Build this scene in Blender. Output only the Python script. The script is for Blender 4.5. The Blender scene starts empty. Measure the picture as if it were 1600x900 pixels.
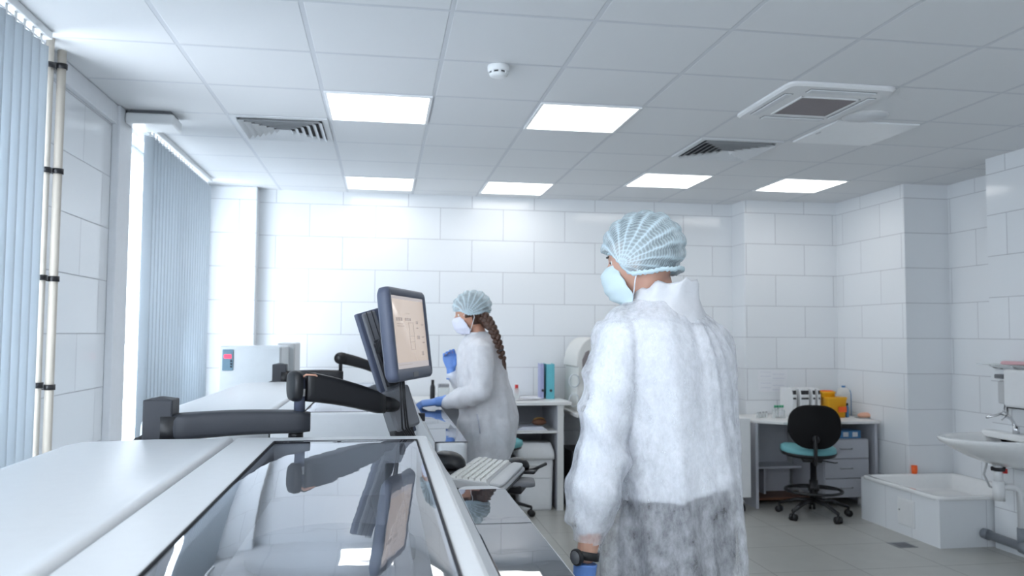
import bpy, bmesh, math, random
from mathutils import Vector, Matrix, noise
random.seed(7)
PI = math.pi
sc = bpy.context.scene
col = sc.collection

# ---------------------------------------------------------------- camera
FPX, PITCH, YAW, ROLL = 1275.06, 0.056988, 0.157038, 0.0065777
CAM = Vector((0, 0, 1.5))
_cy, _sy, _cp, _sp = math.cos(YAW), math.sin(YAW), math.cos(PITCH), math.sin(PITCH)
FWD = Vector((_sy*_cp, _cy*_cp, _sp)); _r = Vector((_cy, -_sy, 0)); _u = _r.cross(FWD)
RT = math.cos(ROLL)*_r + math.sin(ROLL)*_u
UP = -math.sin(ROLL)*_r + math.cos(ROLL)*_u
cd = bpy.data.cameras.new('camera'); cam = bpy.data.objects.new('camera', cd); col.objects.link(cam)
cam.matrix_world = Matrix(((RT.x, UP.x, -FWD.x, CAM.x), (RT.y, UP.y, -FWD.y, CAM.y), (RT.z, UP.z, -FWD.z, CAM.z), (0, 0, 0, 1)))
cd.sensor_width = 36; cd.lens = FPX*36/1600; cd.clip_start = .05
cd.dof.use_dof = True; cd.dof.focus_distance = 2.25; cd.dof.aperture_fstop = 5.0
sc.camera = cam

def P(u, v, X=None, Y=None, Z=None):
    """world point seen at photo position (u, v) on a plane X=, Y= or Z="""
    d = RT*(u-800) + UP*(450-v) + FWD*FPX
    t = (X-CAM.x)/d.x if X is not None else (Y-CAM.y)/d.y if Y is not None else (Z-CAM.z)/d.z
    return CAM + d*t

# ---------------------------------------------------------------- world and light
W = bpy.data.worlds.new('overcast_sky'); sc.world = W; W.use_nodes = True
bg = W.node_tree.nodes['Background']; bg.inputs[0].default_value = (.865, .92, 1, 1); bg.inputs[1].default_value = 6.6
LIGHT_W = 3.2          # emission of the ceiling panels
sc.view_settings.view_transform = 'Standard'; sc.view_settings.look = 'None'
sc.view_settings.gamma = 1; sc.view_settings.exposure = 0.58; sc.view_settings.use_curve_mapping = False
def portal(y0, y1, z0, z1):
    l = bpy.data.lights.new('window_portal', 'AREA'); l.shape = 'RECTANGLE'; l.size = y1-y0; l.size_y = z1-z0
    l.cycles.is_portal = True
    o = bpy.data.objects.new('window_portal', l); col.objects.link(o)
    o.matrix_world = Matrix.Translation((-1.70, (y0+y1)/2, (z0+z1)/2)) @ Matrix(((0, 0, -1, 0), (1, 0, 0, 0), (0, -1, 0, 0), (0, 0, 0, 1)))
WIN = [(-2.3, .45), (.75, 3.93), (5.2, 7.25)]       # windows along the left wall (Y spans)
WZ0, WZ1 = .62, 2.74
for a, b in WIN: portal(a, b, WZ0, WZ1)

# ---------------------------------------------------------------- materials
def mat(name, color, rough=.5, metal=0, spec=.5, coat=0, emit=None, es=0, trans=0, ior=1.45, alpha=1, sss=0, var=.03, vscale=30, bump=0, bscale=200):
    m = bpy.data.materials.new(name); m.use_nodes = True
    nt = m.node_tree; b = nt.nodes['Principled BSDF']
    b.inputs['Base Color'].default_value = (*color, 1); b.inputs['Roughness'].default_value = rough
    b.inputs['Metallic'].default_value = metal; b.inputs['Specular IOR Level'].default_value = spec
    b.inputs['Coat Weight'].default_value = coat; b.inputs['IOR'].default_value = ior
    b.inputs['Transmission Weight'].default_value = trans; b.inputs['Alpha'].default_value = alpha
    if sss: b.inputs['Subsurface Weight'].default_value = sss; b.inputs['Subsurface Scale'].default_value = .01
    if emit: b.inputs['Emission Color'].default_value = (*emit, 1); b.inputs['Emission Strength'].default_value = es
    tc = nt.nodes.new('ShaderNodeTexCoord')
    if var:
        n = nt.nodes.new('ShaderNodeTexNoise'); n.inputs['Scale'].default_value = vscale; n.inputs['Detail'].default_value = 3
        nt.links.new(tc.outputs['Object'], n.inputs['Vector'])
        r = nt.nodes.new('ShaderNodeMapRange'); r.inputs['To Min'].default_value = 1-var; r.inputs['To Max'].default_value = 1+var
        nt.links.new(n.outputs['Fac'], r.inputs['Value'])
        x = nt.nodes.new('ShaderNodeVectorMath'); x.operation = 'SCALE'; x.inputs[0].default_value = color
        nt.links.new(r.outputs[0], x.inputs['Scale']); nt.links.new(x.outputs[0], b.inputs['Base Color'])
    if bump:
        n = nt.nodes.new('ShaderNodeTexNoise'); n.inputs['Scale'].default_value = bscale; n.inputs['Detail'].default_value = 4
        nt.links.new(tc.outputs['Object'], n.inputs['Vector'])
        bp = nt.nodes.new('ShaderNodeBump'); bp.inputs['Strength'].default_value = bump; bp.inputs['Distance'].default_value = .002
        nt.links.new(n.outputs['Fac'], bp.inputs['Height']); nt.links.new(bp.outputs[0], b.inputs['Normal'])
    return m

def grid_mat(name, ax, ay, w, h, ox, oy, lw, c_tile, c_line, rough, bond=.5, spec=.5, var=.015, line_bump=.4, speck=0):
    """tiles w x h in the plane of world axes ax/ay with joints lw wide; origin (ox, oy)"""
    m = bpy.data.materials.new(name); m.use_nodes = True; nt = m.node_tree; N = nt.nodes; L = nt.links
    b = N['Principled BSDF']; b.inputs['Specular IOR Level'].default_value = spec
    tc = N.new('ShaderNodeTexCoord'); s = N.new('ShaderNodeSeparateXYZ'); L.new(tc.outputs['Object'], s.inputs[0])
    def M(op, a, bb=None, c=None):
        n = N.new('ShaderNodeMath'); n.operation = op
        for i, v in enumerate((a, bb, c)):
            if v is None: continue
            if isinstance(v, (int, float)): n.inputs[i].default_value = v
            else: L.new(v, n.inputs[i])
        return n.outputs[0]
    u = M('SUBTRACT', s.outputs[ax], ox); v = M('SUBTRACT', s.outputs[ay], oy)
    vh = M('DIVIDE', v, h); row = M('FLOOR', vh)
    par = M('MULTIPLY', M('FLOORED_MODULO', row, 2.0), bond)
    uw = M('ADD', M('DIVIDE', u, w), par)
    fu = M('FRACT', uw); fv = M('FRACT', vh)
    du = M('MULTIPLY', M('MINIMUM', fu, M('SUBTRACT', 1.0, fu)), w)
    dv = M('MULTIPLY', M('MINIMUM', fv, M('SUBTRACT', 1.0, fv)), h)
    d = M('MINIMUM', du, dv)
    mr = N.new('ShaderNodeMapRange'); mr.interpolation_type = 'SMOOTHSTEP'
    mr.inputs['From Min'].default_value = lw*.38; mr.inputs['From Max'].default_value = lw*.62; L.new(d, mr.inputs['Value'])
    # each tile a hair lighter or darker
    cx = N.new('ShaderNodeCombineXYZ'); L.new(M('FLOOR', uw), cx.inputs[0]); L.new(row, cx.inputs[1])
    wn = N.new('ShaderNodeTexWhiteNoise'); wn.noise_dimensions = '3D'; L.new(cx.outputs[0], wn.inputs['Vector'])
    br = M('ADD', M('MULTIPLY', wn.outputs['Value'], 2*var), 1-var)
    if speck:
        nz = N.new('ShaderNodeTexNoise'); nz.inputs['Scale'].default_value = 6; nz.inputs['Detail'].default_value = 6; L.new(tc.outputs['Object'], nz.inputs['Vector'])
        br = M('MULTIPLY', br, M('ADD', M('MULTIPLY', nz.outputs['Fac'], speck*2), 1-speck))
    vm = N.new('ShaderNodeVectorMath'); vm.operation = 'SCALE'; vm.inputs[0].default_value = c_tile; L.new(br, vm.inputs['Scale'])
    mx = N.new('ShaderNodeMix'); mx.data_type = 'RGBA'; L.new(mr.outputs[0], mx.inputs['Factor'])
    mx.inputs['A'].default_value = (*c_line, 1); L.new(vm.outputs[0], mx.inputs['B']); L.new(mx.outputs['Result'], b.inputs['Base Color'])
    rr = N.new('ShaderNodeMapRange'); rr.inputs['To Min'].default_value = .8; rr.inputs['To Max'].default_value = rough
    L.new(mr.outputs[0], rr.inputs['Value']); L.new(rr.outputs[0], b.inputs['Roughness'])
    bp = N.new('ShaderNodeBump'); bp.inputs['Strength'].default_value = line_bump; bp.inputs['Distance'].default_value = .003
    L.new(mr.outputs[0], bp.inputs['Height']); L.new(bp.outputs[0], b.inputs['Normal'])
    return m

def sheer(name, color, lo, hi, scale, transl=.4, stretch=(1, 1, 1), wave=None, gloss=.15, dist=.3, rough=.68, fm=.34, bump=.12):
    """thin non-woven cloth: a fibrous noise decides how much of it one looks through"""
    m = bpy.data.materials.new(name); m.use_nodes = True; nt = m.node_tree; N = nt.nodes; L = nt.links
    out = N['Material Output']; N.remove(N['Principled BSDF'])
    tc = N.new('ShaderNodeTexCoord'); mp = N.new('ShaderNodeMapping'); mp.inputs['Scale'].default_value = stretch
    L.new(tc.outputs['Object'], mp.inputs[0])
    n = N.new('ShaderNodeTexNoise'); n.inputs['Scale'].default_value = scale; n.inputs['Detail'].default_value = 7; n.inputs['Roughness'].default_value = rough
    n.inputs['Distortion'].default_value = dist; L.new(mp.outputs[0], n.inputs['Vector'])
    r = N.new('ShaderNodeMapRange'); r.inputs['From Min'].default_value = fm; r.inputs['From Max'].default_value = 1-fm
    r.inputs['To Min'].default_value = lo; r.inputs['To Max'].default_value = hi; L.new(n.outputs['Fac'], r.inputs['Value'])
    fac = r.outputs[0]
    if wave:
        wv = N.new('ShaderNodeTexWave'); wv.wave_type = 'BANDS'; wv.bands_direction = wave[1]; wv.inputs['Scale'].default_value = wave[0]
        wv.inputs['Distortion'].default_value = 3; wv.inputs['Detail'].default_value = 2; L.new(tc.outputs['Object'], wv.inputs['Vector'])
        a = N.new('ShaderNodeMath'); a.operation = 'MULTIPLY_ADD'; a.use_clamp = True; L.new(wv.outputs['Fac'], a.inputs[0]); a.inputs[1].default_value = wave[2]; L.new(fac, a.inputs[2]); fac = a.outputs[0]
    df = N.new('ShaderNodeBsdfDiffuse'); df.inputs[0].default_value = (*color, 1)
    tl = N.new('ShaderNodeBsdfTranslucent'); tl.inputs[0].default_value = (*color, 1)
    m1 = N.new('ShaderNodeMixShader'); m1.inputs[0].default_value = transl; L.new(df.outputs[0], m1.inputs[1]); L.new(tl.outputs[0], m1.inputs[2])
    gl = N.new('ShaderNodeBsdfGlossy'); gl.inputs['Roughness'].default_value = .45
    m3 = N.new('ShaderNodeMixShader'); m3.inputs[0].default_value = gloss*.3; L.new(m1.outputs[0], m3.inputs[1]); L.new(gl.outputs[0], m3.inputs[2])
    tr = N.new('ShaderNodeBsdfTransparent')
    m2 = N.new('ShaderNodeMixShader'); L.new(fac, m2.inputs[0]); L.new(tr.outputs[0], m2.inputs[1]); L.new(m3.outputs[0], m2.inputs[2])
    L.new(m2.outputs[0], out.inputs[0])
    bp = N.new('ShaderNodeBump'); bp.inputs['Strength'].default_value = bump; bp.inputs['Distance'].default_value = .001
    L.new(n.outputs['Fac'], bp.inputs['Height']); L.new(bp.outputs[0], df.inputs['Normal'])
    return m

def cap_mat(name, color, pleats=15, ribs=46):
    m = sheer(name, color, .0, .22, 60, transl=.3); nt = m.node_tree; N = nt.nodes; L = nt.links
    uv = N.new('ShaderNodeUVMap'); uv.uv_map = 'pleat_uv'; s = N.new('ShaderNodeSeparateXYZ'); 
    nz_ = N.new('ShaderNodeTexNoise'); nz_.inputs['Scale'].default_value = 9; L.new(uv.outputs[0], nz_.inputs['Vector'])
    ad = N.new('ShaderNodeVectorMath'); ad.operation = 'MULTIPLY_ADD'; ad.inputs[1].default_value = (.035, .02, 0); L.new(nz_.outputs['Color'], ad.inputs[0]); L.new(uv.outputs[0], ad.inputs[2])
    L.new(ad.outputs[0], s.inputs[0])
    def M_(op, a, b=None):
        n = N.new('ShaderNodeMath'); n.operation = op
        for i, v in enumerate((a, b)):
            if v is None: continue
            if isinstance(v, (int, float)): n.inputs[i].default_value = v
            else: L.new(v, n.inputs[i])
        return n.outputs[0]
    a = M_('ABSOLUTE', M_('SINE', M_('MULTIPLY', s.outputs[0], PI*pleats*1.0)))
    a = M_('POWER', M_('SUBTRACT', 1.0, a), 2.0)
    b = M_('ABSOLUTE', M_('SINE', M_('MULTIPLY', s.outputs[1], PI*ribs)))
    b = M_('POWER', M_('SUBTRACT', 1.0, b), 1.2)
    mix = [n for n in N if n.type == 'MIX_SHADER' and n.inputs[0].is_linked][0]; old = mix.inputs[0].links[0].from_socket
    pole = M_('POWER', M_('ABSOLUTE', M_('SUBTRACT', M_('MULTIPLY', s.outputs[1], 2.0), 1.0)), 5.0)
    t = M_('ADD', M_('ADD', M_('MULTIPLY', a, .60), M_('MULTIPLY', b, .34)), M_('ADD', M_('ADD', old, .30), M_('MULTIPLY', pole, .5)))
    L.new(M_('MINIMUM', t, 1.0), mix.inputs[0])
    return m

def lid_glass(name, tint, ior, trans_amt):
    m = bpy.data.materials.new(name); m.use_nodes = True; nt = m.node_tree; N = nt.nodes; L = nt.links
    out = N['Material Output']; N.remove(N['Principled BSDF'])
    fr = N.new('ShaderNodeFresnel'); fr.inputs[0].default_value = ior
    gl = N.new('ShaderNodeBsdfGlossy'); gl.inputs['Roughness'].default_value = .015; gl.inputs[0].default_value = (.96, .97, 1, 1)
    nz = N.new('ShaderNodeTexNoise'); nz.inputs['Scale'].default_value = 9; tc = N.new('ShaderNodeTexCoord'); L.new(tc.outputs['Object'], nz.inputs['Vector'])
    bp = N.new('ShaderNodeBump'); bp.inputs['Strength'].default_value = .03; bp.inputs['Distance'].default_value = .01; L.new(nz.outputs['Fac'], bp.inputs['Height']); L.new(bp.outputs[0], gl.inputs['Normal'])
    tr = N.new('ShaderNodeBsdfTransparent'); tr.inputs[0].default_value = (*tint, 1)
    geo = N.new('ShaderNodeNewGeometry'); inv = N.new('ShaderNodeMath'); inv.operation = 'SUBTRACT'; inv.inputs[0].default_value = 1; L.new(geo.outputs['Backfacing'], inv.inputs[1])
    mu = N.new('ShaderNodeMath'); mu.operation = 'MULTIPLY'; L.new(fr.outputs[0], mu.inputs[0]); L.new(inv.outputs[0], mu.inputs[1])
    m2 = N.new('ShaderNodeMixShader'); L.new(mu.outputs[0], m2.inputs[0]); L.new(tr.outputs[0], m2.inputs[1]); L.new(gl.outputs[0], m2.inputs[2])
    L.new(m2.outputs[0], out.inputs[0])
    return m

M = {}
M['white'] = mat('white_enamel', (.80, .82, .83), .28)
M['enamel'] = mat('grey_white_enamel', (.66, .68, .70), .38)
M['white_rough'] = mat('white_plastic', (.78, .79, .80), .45)
M['paint'] = mat('white_wall_paint', (.80, .82, .85), .6)
M['black'] = mat('black_plastic', (.012, .012, .014), .35, bump=.1)
M['blackmatte'] = mat('black_upholstery', (.008, .008, .009), .8, spec=.25, bump=.3, bscale=400)
M['armgrey'] = mat('dark_grey_plastic', (.035, .038, .047), .5, bump=.15, bscale=600)
M['navy'] = mat('blue_grey_plastic', (.085, .10, .15), .38, bump=.08, bscale=600)
M['midgrey'] = mat('mid_grey_plastic', (.16, .165, .18), .45)
M['lightgrey'] = mat('light_grey_plastic', (.55, .56, .57), .45)
M['keycap'] = mat('pale_key_plastic', (.70, .70, .68), .5)
M['chrome'] = mat('chrome', (.75, .76, .78), .15, metal=1)
M['steel'] = mat('grey_steel', (.35, .36, .38), .35, metal=.8)
M['teal'] = mat('teal_vinyl', (.16, .42, .45), .55, bump=.1)
M['cream'] = mat('cream_pipe_paint', (.52, .48, .42), .45)
M['laminate'] = mat('grey_laminate', (.52, .53, .58), .45)
M['desktop'] = mat('white_laminate', (.78, .78, .77), .35)
M['ceramic'] = mat('white_ceramic', (.85, .86, .86), .07, coat=.6)
M['greypipe'] = mat('grey_drain_plastic', (.20, .22, .25), .4)
M['panel'] = mat('lamp_diffuser', (.9, .9, .9), .5, emit=(1, .985, .96), es=LIGHT_W, var=0)
M['dark'] = mat('dark_recess', (.03, .03, .035), .7)
M['filter'] = mat('grey_filter_mesh', (.27, .24, .25), .8, bump=.5, bscale=150)
M['gridwhite'] = mat('white_vent_metal', (.70, .72, .74), .45)
M['blue'] = mat('blue_plastic', (.08, .25, .50), .4)
M['binder'] = mat('turquoise_card', (.13, .48, .56), .5)
M['purple'] = mat('lilac_card', (.38, .40, .62), .5)
M['yellow'] = mat('yellow_plastic', (.85, .42, .015), .4)
M['orange'] = mat('orange_plastic', (.90, .13, .02), .4)
M['green'] = mat('green_caps', (.05, .35, .18), .4)
M['clear'] = mat('clear_tube_glass', (.75, .80, .80), .1, alpha=.45)
M['red'] = mat('red_cap', (.55, .03, .03), .4)
M['brown'] = mat('brown_leather', (.16, .07, .04), .5)
M['pink'] = mat('peach_fabric', (.75, .42, .30), .8)
M['pinkp'] = mat('pink_plastic', (.75, .45, .48), .5)
M['paper'] = mat('paper', (.80, .81, .84), .7)
M['papergrey'] = mat('printed_grey', (.55, .57, .66), .7)
M['gold'] = mat('amber_seal', (.35, .20, .05), .5)
M['greydoor'] = mat('pale_grey_enamel', (.62, .66, .69), .4)
M['displaypanel'] = mat('slate_blue_keypad', (.14, .24, .31), .4)
M['redled'] = mat('red_led_digits', (.9, .05, .08), .4, emit=(1, .03, .08), es=1.6, var=0)
M['skin'] = mat('skin', (.62, .36, .27), .5, sss=.15, var=.05, vscale=60)
M['skin2'] = mat('skin_warm', (.55, .29, .20), .5, sss=.15, var=.05, vscale=60)
M['hair'] = mat('dark_hair', (.05, .045, .045), .5, var=.4, vscale=150, bump=.6, bscale=300)
M['hairbrown'] = mat('brown_hair', (.060, .028, .018), .45, var=.5, vscale=120, bump=.7, bscale=300)
M['glove'] = mat('blue_nitrile', (.14, .28, .66), .45, bump=.3, bscale=90)
M['mask'] = mat('pale_blue_mask_cloth', (.60, .72, .76), .75, bump=.2, bscale=300)
M['mask2'] = mat('lilac_white_mask_cloth', (.72, .73, .84), .75)
M['trousers'] = mat('charcoal_cloth', (.05, .05, .058), .85, bump=.4, bscale=200)
M['scrub'] = mat('white_scrub_cloth', (.84, .86, .90), .8, bump=.15)
M['scrubteal'] = mat('pale_teal_cloth', (.32, .60, .66), .8)
M['shoe'] = mat('white_shoe_leather', (.7, .7, .7), .5)
M['eyewhite'] = mat('eye_white', (.8, .78, .76), .2)
M['gown'] = sheer('sheer_white_nonwoven', (.86, .88, .93), .18, .72, 30, transl=.26, stretch=(1, 1, .55), dist=.12, rough=.70, fm=.30, bump=.02)
M['gown_dense'] = sheer('dense_white_nonwoven', (.85, .87, .91), .90, 1.0, 26, transl=.25)
M['cap'] = cap_mat('sheer_blue_cap', (.66, .79, .85))
M['caphem'] = mat('blue_cap_elastic', (.56, .70, .76), .8, bump=.8, bscale=250)
M['blind'] = sheer('blue_grey_blind_fabric', (.61, .66, .70), 1, 1, 30, transl=.30)
M['glass'] = lid_glass('tinted_lid_glass', (.66, .68, .72), 2.7, .5)
M['glassdark'] = lid_glass('smoked_cover_glass', (.30, .33, .36), 2.0, .5)
M['pane'] = lid_glass('window_glass', (.97, .99, 1), 1.3, 1)
ZJ = -.01   # joint line height offset
def tiles(name, ax, ox): return grid_mat(name, ax, 2, .6, .3, ox, ZJ, .005, (.80, .825, .85), (.46, .47, .50), .13, .5)
M['tile_back'] = tiles('tiles_back', 0, -.075+.6)
M['tile_recess'] = tiles('tiles_recess', 0, P(1211, 350, Y=7.37).x)
M['tile_colr'] = tiles('tiles_column_side', 1, P(1372, 340, X=4.37).y)
M['tile_colf'] = grid_mat('tiles_column_face', 0, 2, .6, .3, 4.30, ZJ, .005, (.80, .825, .85), (.46, .47, .50), .13, 0)
M['tile_r'] = tiles('tiles_right', 1, P(1525, 380, X=4.80).y+.3)
M['tile_jut'] = tiles('tiles_near_right', 1, P(1573, 360, X=4.36).y+.3)
M['tile_left'] = tiles('tiles_left', 1, P(160, 280, X=-1.56).y-.3)
M['tile_plain'] = tiles('tiles_plain', 0, 0)
M['ceil'] = grid_mat('ceiling_panels', 0, 1, .6, .6, -.339, 3.243, .022, (.77, .785, .80), (.66, .68, .71), .75, 0, .3, .01, .5)
M['floor'] = grid_mat('floor_tiles', 0, 1, .6, .6, .07, 4.95, .005, (.43, .43, .405), (.27, .27, .26), .30, 0, .5, .03, .3, speck=.10)

# ---------------------------------------------------------------- builders
class MB:
    def __init__(s): s.v = []; s.f = []; s.sm = []
    def add(s, vs, fs, smooth=False):
        o = len(s.v); s.v += [Vector(p) for p in vs]; s.f += [tuple(i+o for i in f) for f in fs]; s.sm += [smooth]*len(fs); return s
    def box(s, x0, x1, y0, y1, z0, z1, bev=0, seg=2, T=None):
        x0, x1 = min(x0, x1), max(x0, x1); y0, y1 = min(y0, y1), max(y0, y1); z0, z1 = min(z0, z1), max(z0, z1)
        bm = bmesh.new(); bmesh.ops.create_cube(bm, size=1)
        for v in bm.verts: v.co = Vector(((x0+x1)/2+v.co.x*(x1-x0), (y0+y1)/2+v.co.y*(y1-y0), (z0+z1)/2+v.co.z*(z1-z0)))
        if bev: bmesh.ops.bevel(bm, geom=bm.edges[:], offset=min(bev, .49*min(x1-x0, y1-y0, z1-z0)), segments=seg, affect='EDGES', profile=.5)
        if T is not None: bm.transform(T)
        bm.verts.index_update()
        s.add([v.co.copy() for v in bm.verts], [[v.index for v in f.verts] for f in bm.faces], False); bm.free(); return s
    def loft(s, rings, cap0=True, cap1=True, closed=True, smooth=True):
        n = len(rings[0]); vs = [p for r in rings for p in r]; fs = []
        for i in range(len(rings)-1):
            for j in range(n if closed else n-1):
                k = (j+1) % n; fs.append((i*n+j, i*n+k, (i+1)*n+k, (i+1)*n+j))
        if cap0: fs.append(tuple(reversed(range(n))))
        if cap1: fs.append(tuple(range((len(rings)-1)*n, len(rings)*n)))
        return s.add(vs, fs, smooth)
    def tube(s, pts, rad, n=12, caps=True, flat=1.0, up=None, smooth=True):
        pts = [Vector(p) for p in pts]
        if not isinstance(rad, (list, tuple)): rad = [rad]*len(pts)
        rings = []; ref = Vector(up) if up else None
        for i, p in enumerate(pts):
            t = (pts[min(i+1, len(pts)-1)]-pts[max(i-1, 0)]).normalized()
            if ref is None: ref = Vector((0, 0, 1)) if abs(t.z) < .9 else Vector((1, 0, 0))
            a = t.cross(ref); a = a.normalized() if a.length > 1e-6 else Vector((1, 0, 0)); b = a.cross(t).normalized(); ref = b
            rings.append([p + a*math.cos(2*PI*k/n)*rad[i] + b*math.sin(2*PI*k/n)*rad[i]*flat for k in range(n)])
        return s.loft(rings, caps, caps, smooth=smooth)
    def capsule(s, pts, rad, n=16, flat=1.0, up=None):
        """tube with rounded ends"""
        pts = [Vector(p) for p in pts]
        t0 = (pts[0]-pts[1]).normalized(); t1 = (pts[-1]-pts[-2]).normalized(); P2, R2 = [], []
        for a in (85, 65, 40, 20): P2.append(pts[0]+t0*rad[0]*math.sin(math.radians(a))); R2.append(rad[0]*math.cos(math.radians(a)))
        P2 += pts; R2 += list(rad)
        for a in (20, 40, 65, 85): P2.append(pts[-1]+t1*rad[-1]*math.sin(math.radians(a))); R2.append(rad[-1]*math.cos(math.radians(a)))
        return s.tube(P2, R2, n, True, flat, up)
    def cyl(s, c, r, h, n=24, axis='z', r2=None, smooth=True):
        c = Vector(c); d = {'x': Vector((1, 0, 0)), 'y': Vector((0, 1, 0)), 'z': Vector((0, 0, 1))}[axis]
        return s.tube([c, c+d*h], [r, r if r2 is None else r2], n, smooth=smooth, up=(0, 1, 0) if axis == 'z' else (0, 0, 1))
    def lathe(s, c, prof, n=32, caps=(True, True)):
        c = Vector(c); return s.loft([[c+Vector((r*math.cos(2*PI*k/n), r*math.sin(2*PI*k/n), z)) for k in range(n)] for r, z in prof], *caps)
    def prism(s, outline, d0, d1, plane='xz', smooth=False):
        """outline: 2D points; extruded along the third axis from d0 to d1"""
        def q(a, b, d): return {'xz': (a, d, b), 'yz': (d, a, b), 'xy': (a, b, d)}[plane]
        return s.loft([[Vector(q(a, b, d0)) for a, b in outline], [Vector(q(a, b, d1)) for a, b in outline]], smooth=smooth)
    def ellipsoid(s, c, r, n=20, m=12, T=None):
        c = Vector(c); rings = []
        for i in range(m+1):
            th = PI*(.02+.96*i/m); rings.append([Vector((r[0]*math.sin(th)*math.cos(2*PI*k/n), r[1]*math.sin(th)*math.sin(2*PI*k/n), -r[2]*math.cos(th))) for k in range(n)])
        if T is not None: rings = [[T @ p for p in R_] for R_ in rings]
        return s.loft([[p+c for p in R_] for R_ in rings])
    def xf(s, Tm):
        s.v = [Tm @ p for p in s.v]; return s
    def build(s, name, m, parent=None, bevel=0, mods=None, autosm=True):
        me = bpy.data.meshes.new(name)
        base = parent.matrix_world.copy() if parent is not None else Matrix()
        off = Vector((0, 0, 0)); p = parent
        while p is not None: off += p.location; p = p.parent
        me.from_pydata([v-off for v in s.v], [], s.f); me.update()
        bm = bmesh.new(); bm.from_mesh(me); bmesh.ops.recalc_face_normals(bm, faces=bm.faces[:]); bm.to_mesh(me); bm.free()
        for pl, sm in zip(me.polygons, s.sm): pl.use_smooth = sm
        o = bpy.data.objects.new(name, me); col.objects.link(o); me.materials.append(m)
        if parent is not None: o.parent = parent
        if bevel:
            b = o.modifiers.new('bevel', 'BEVEL'); b.width = bevel; b.segments = 2; b.limit_method = 'ANGLE'; b.angle_limit = .7
        return o

def thing(name, label, cat, loc=(0, 0, 0), group=None):
    o = bpy.data.objects.new(name, None); col.objects.link(o); o.location = loc; o.empty_display_size = .1
    tag(o, label, cat, group); return o
def tag(o, label, cat, group=None):
    o['label'] = label; o['category'] = cat
    if group: o['group'] = group
    return o
def struct(name, mb, m, bevel=0):
    o = mb.build(name, m, None, bevel); o['kind'] = 'structure'; return o
def copy_tree(o, parent=None):
    c = o.copy(); col.objects.link(c); c.parent = parent
    for ch in list(o.children):
        copy_tree(ch, c)
    return c
def rotz(a): return Matrix.Rotation(a, 4, 'Z')
def ring(c, a, b, rot=0, n=48, pw=2.0, f=None):
    """superellipse ring: half-width a along local x, b along local y, turned by rot"""
    o = []
    for k in range(n):
        t = 2*PI*k/n; ct, st = math.cos(t), math.sin(t)
        x = a*math.copysign(abs(ct)**(2/pw), ct); y = b*math.copysign(abs(st)**(2/pw), st)
        if f: g = f(t); x *= g; y *= g
        o.append(Vector((c[0]+x*math.cos(rot)-y*math.sin(rot), c[1]+x*math.sin(rot)+y*math.cos(rot), c[2])))
    return o
def nz(x, y=0, z=0): return noise.noise(Vector((x, y, z)))

# ---------------------------------------------------------------- room shell
CH = 2.81
XL, XR = -1.56, 4.36
struct('floor', MB().box(-1.9, 5.1, -2.7, 7.9, -.12, 0), M['floor'])
struct('ceiling', MB().box(-1.9, 5.1, -2.7, 7.9, CH, CH+.12), M['ceil'])
struct('wall_back', MB().box(-1.9, 3.43, 7.66, 7.86, 0, CH), M['tile_back'])
struct('wall_back_recess', MB().box(3.43, 4.40, 7.37, 7.86, 0, CH), M['tile_recess'])
struct('wall_right_column_side', MB().box(4.385, 4.80, 6.33, 7.86, 0, CH), M['tile_colr'])
struct('wall_right_column_face', MB().box(4.386, 4.82, 6.315, 6.33, 0, CH), M['tile_colf'])
struct('wall_right_alcove', MB().box(4.80, 5.05, 5.30, 6.34, 0, CH), M['tile_r'])
struct('wall_right', MB().box(XR, 5.05, -2.6, 5.32, 0, CH), M['tile_jut'])
struct('wall_front', MB().box(-1.9, 5.1, -2.7, -2.5, 0, CH), M['tile_plain'])
struct('wall_left_column', MB().box(-1.60, -1.125, 7.52, 7.67, 0, CH, bev=.012, seg=3), M['tile_back'])
# left wall with three openings
wl = MB(); ys = [-2.6] + [y for w in WIN for y in w] + [7.7]
for a, b in zip(ys[0::2], ys[1::2]): wl.box(XL-.25, XL, a, b, 0, CH)
for a, b in WIN:
    wl.box(XL-.25, XL, a, b, 0, WZ0); wl.box(XL-.25, XL, a, b, WZ1, CH)
struct('wall_left', wl, M['tile_left'])
struct('trim_1', MB().box(XL, XL+.045, 4.955, 5.19, 0, CH, bev=.006), M['paint'])          # white painted pier beside the far window
struct('trim_2', MB().box(XL, XL+.03, 3.94, 4.955, 2.70, CH, bev=.004), M['paint'])
for i, (a, b) in enumerate(WIN):
    fr = MB(); x0, x1 = XL-.16, XL-.10
    fr.box(x0, x1, a, a+.06, WZ0, WZ1, .005).box(x0, x1, b-.06, b, WZ0, WZ1, .005).box(x0, x1, a, b, WZ0, WZ0+.06, .005).box(x0, x1, a, b, WZ1-.06, WZ1, .005)
    n = 2 if b-a > 2.5 else 1
    for k in range(1, n+1): y = a+(b-a)*k/(n+1); fr.box(x0, x1, y-.035, y+.035, WZ0, WZ1, .005)
    fo = struct('window_%d' % (i+1), fr, M['white'])
    MB().box(XL-.135, XL-.127, a+.05, b-.05, WZ0+.05, WZ1-.05).build('pane', M['pane'], fo)
    MB().box(XL-.10, XL+.04, a-.02, b+.02 if i != 2 else b, WZ0-.03, WZ0, .006).build('window_sill', M['white'], fo)

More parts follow.
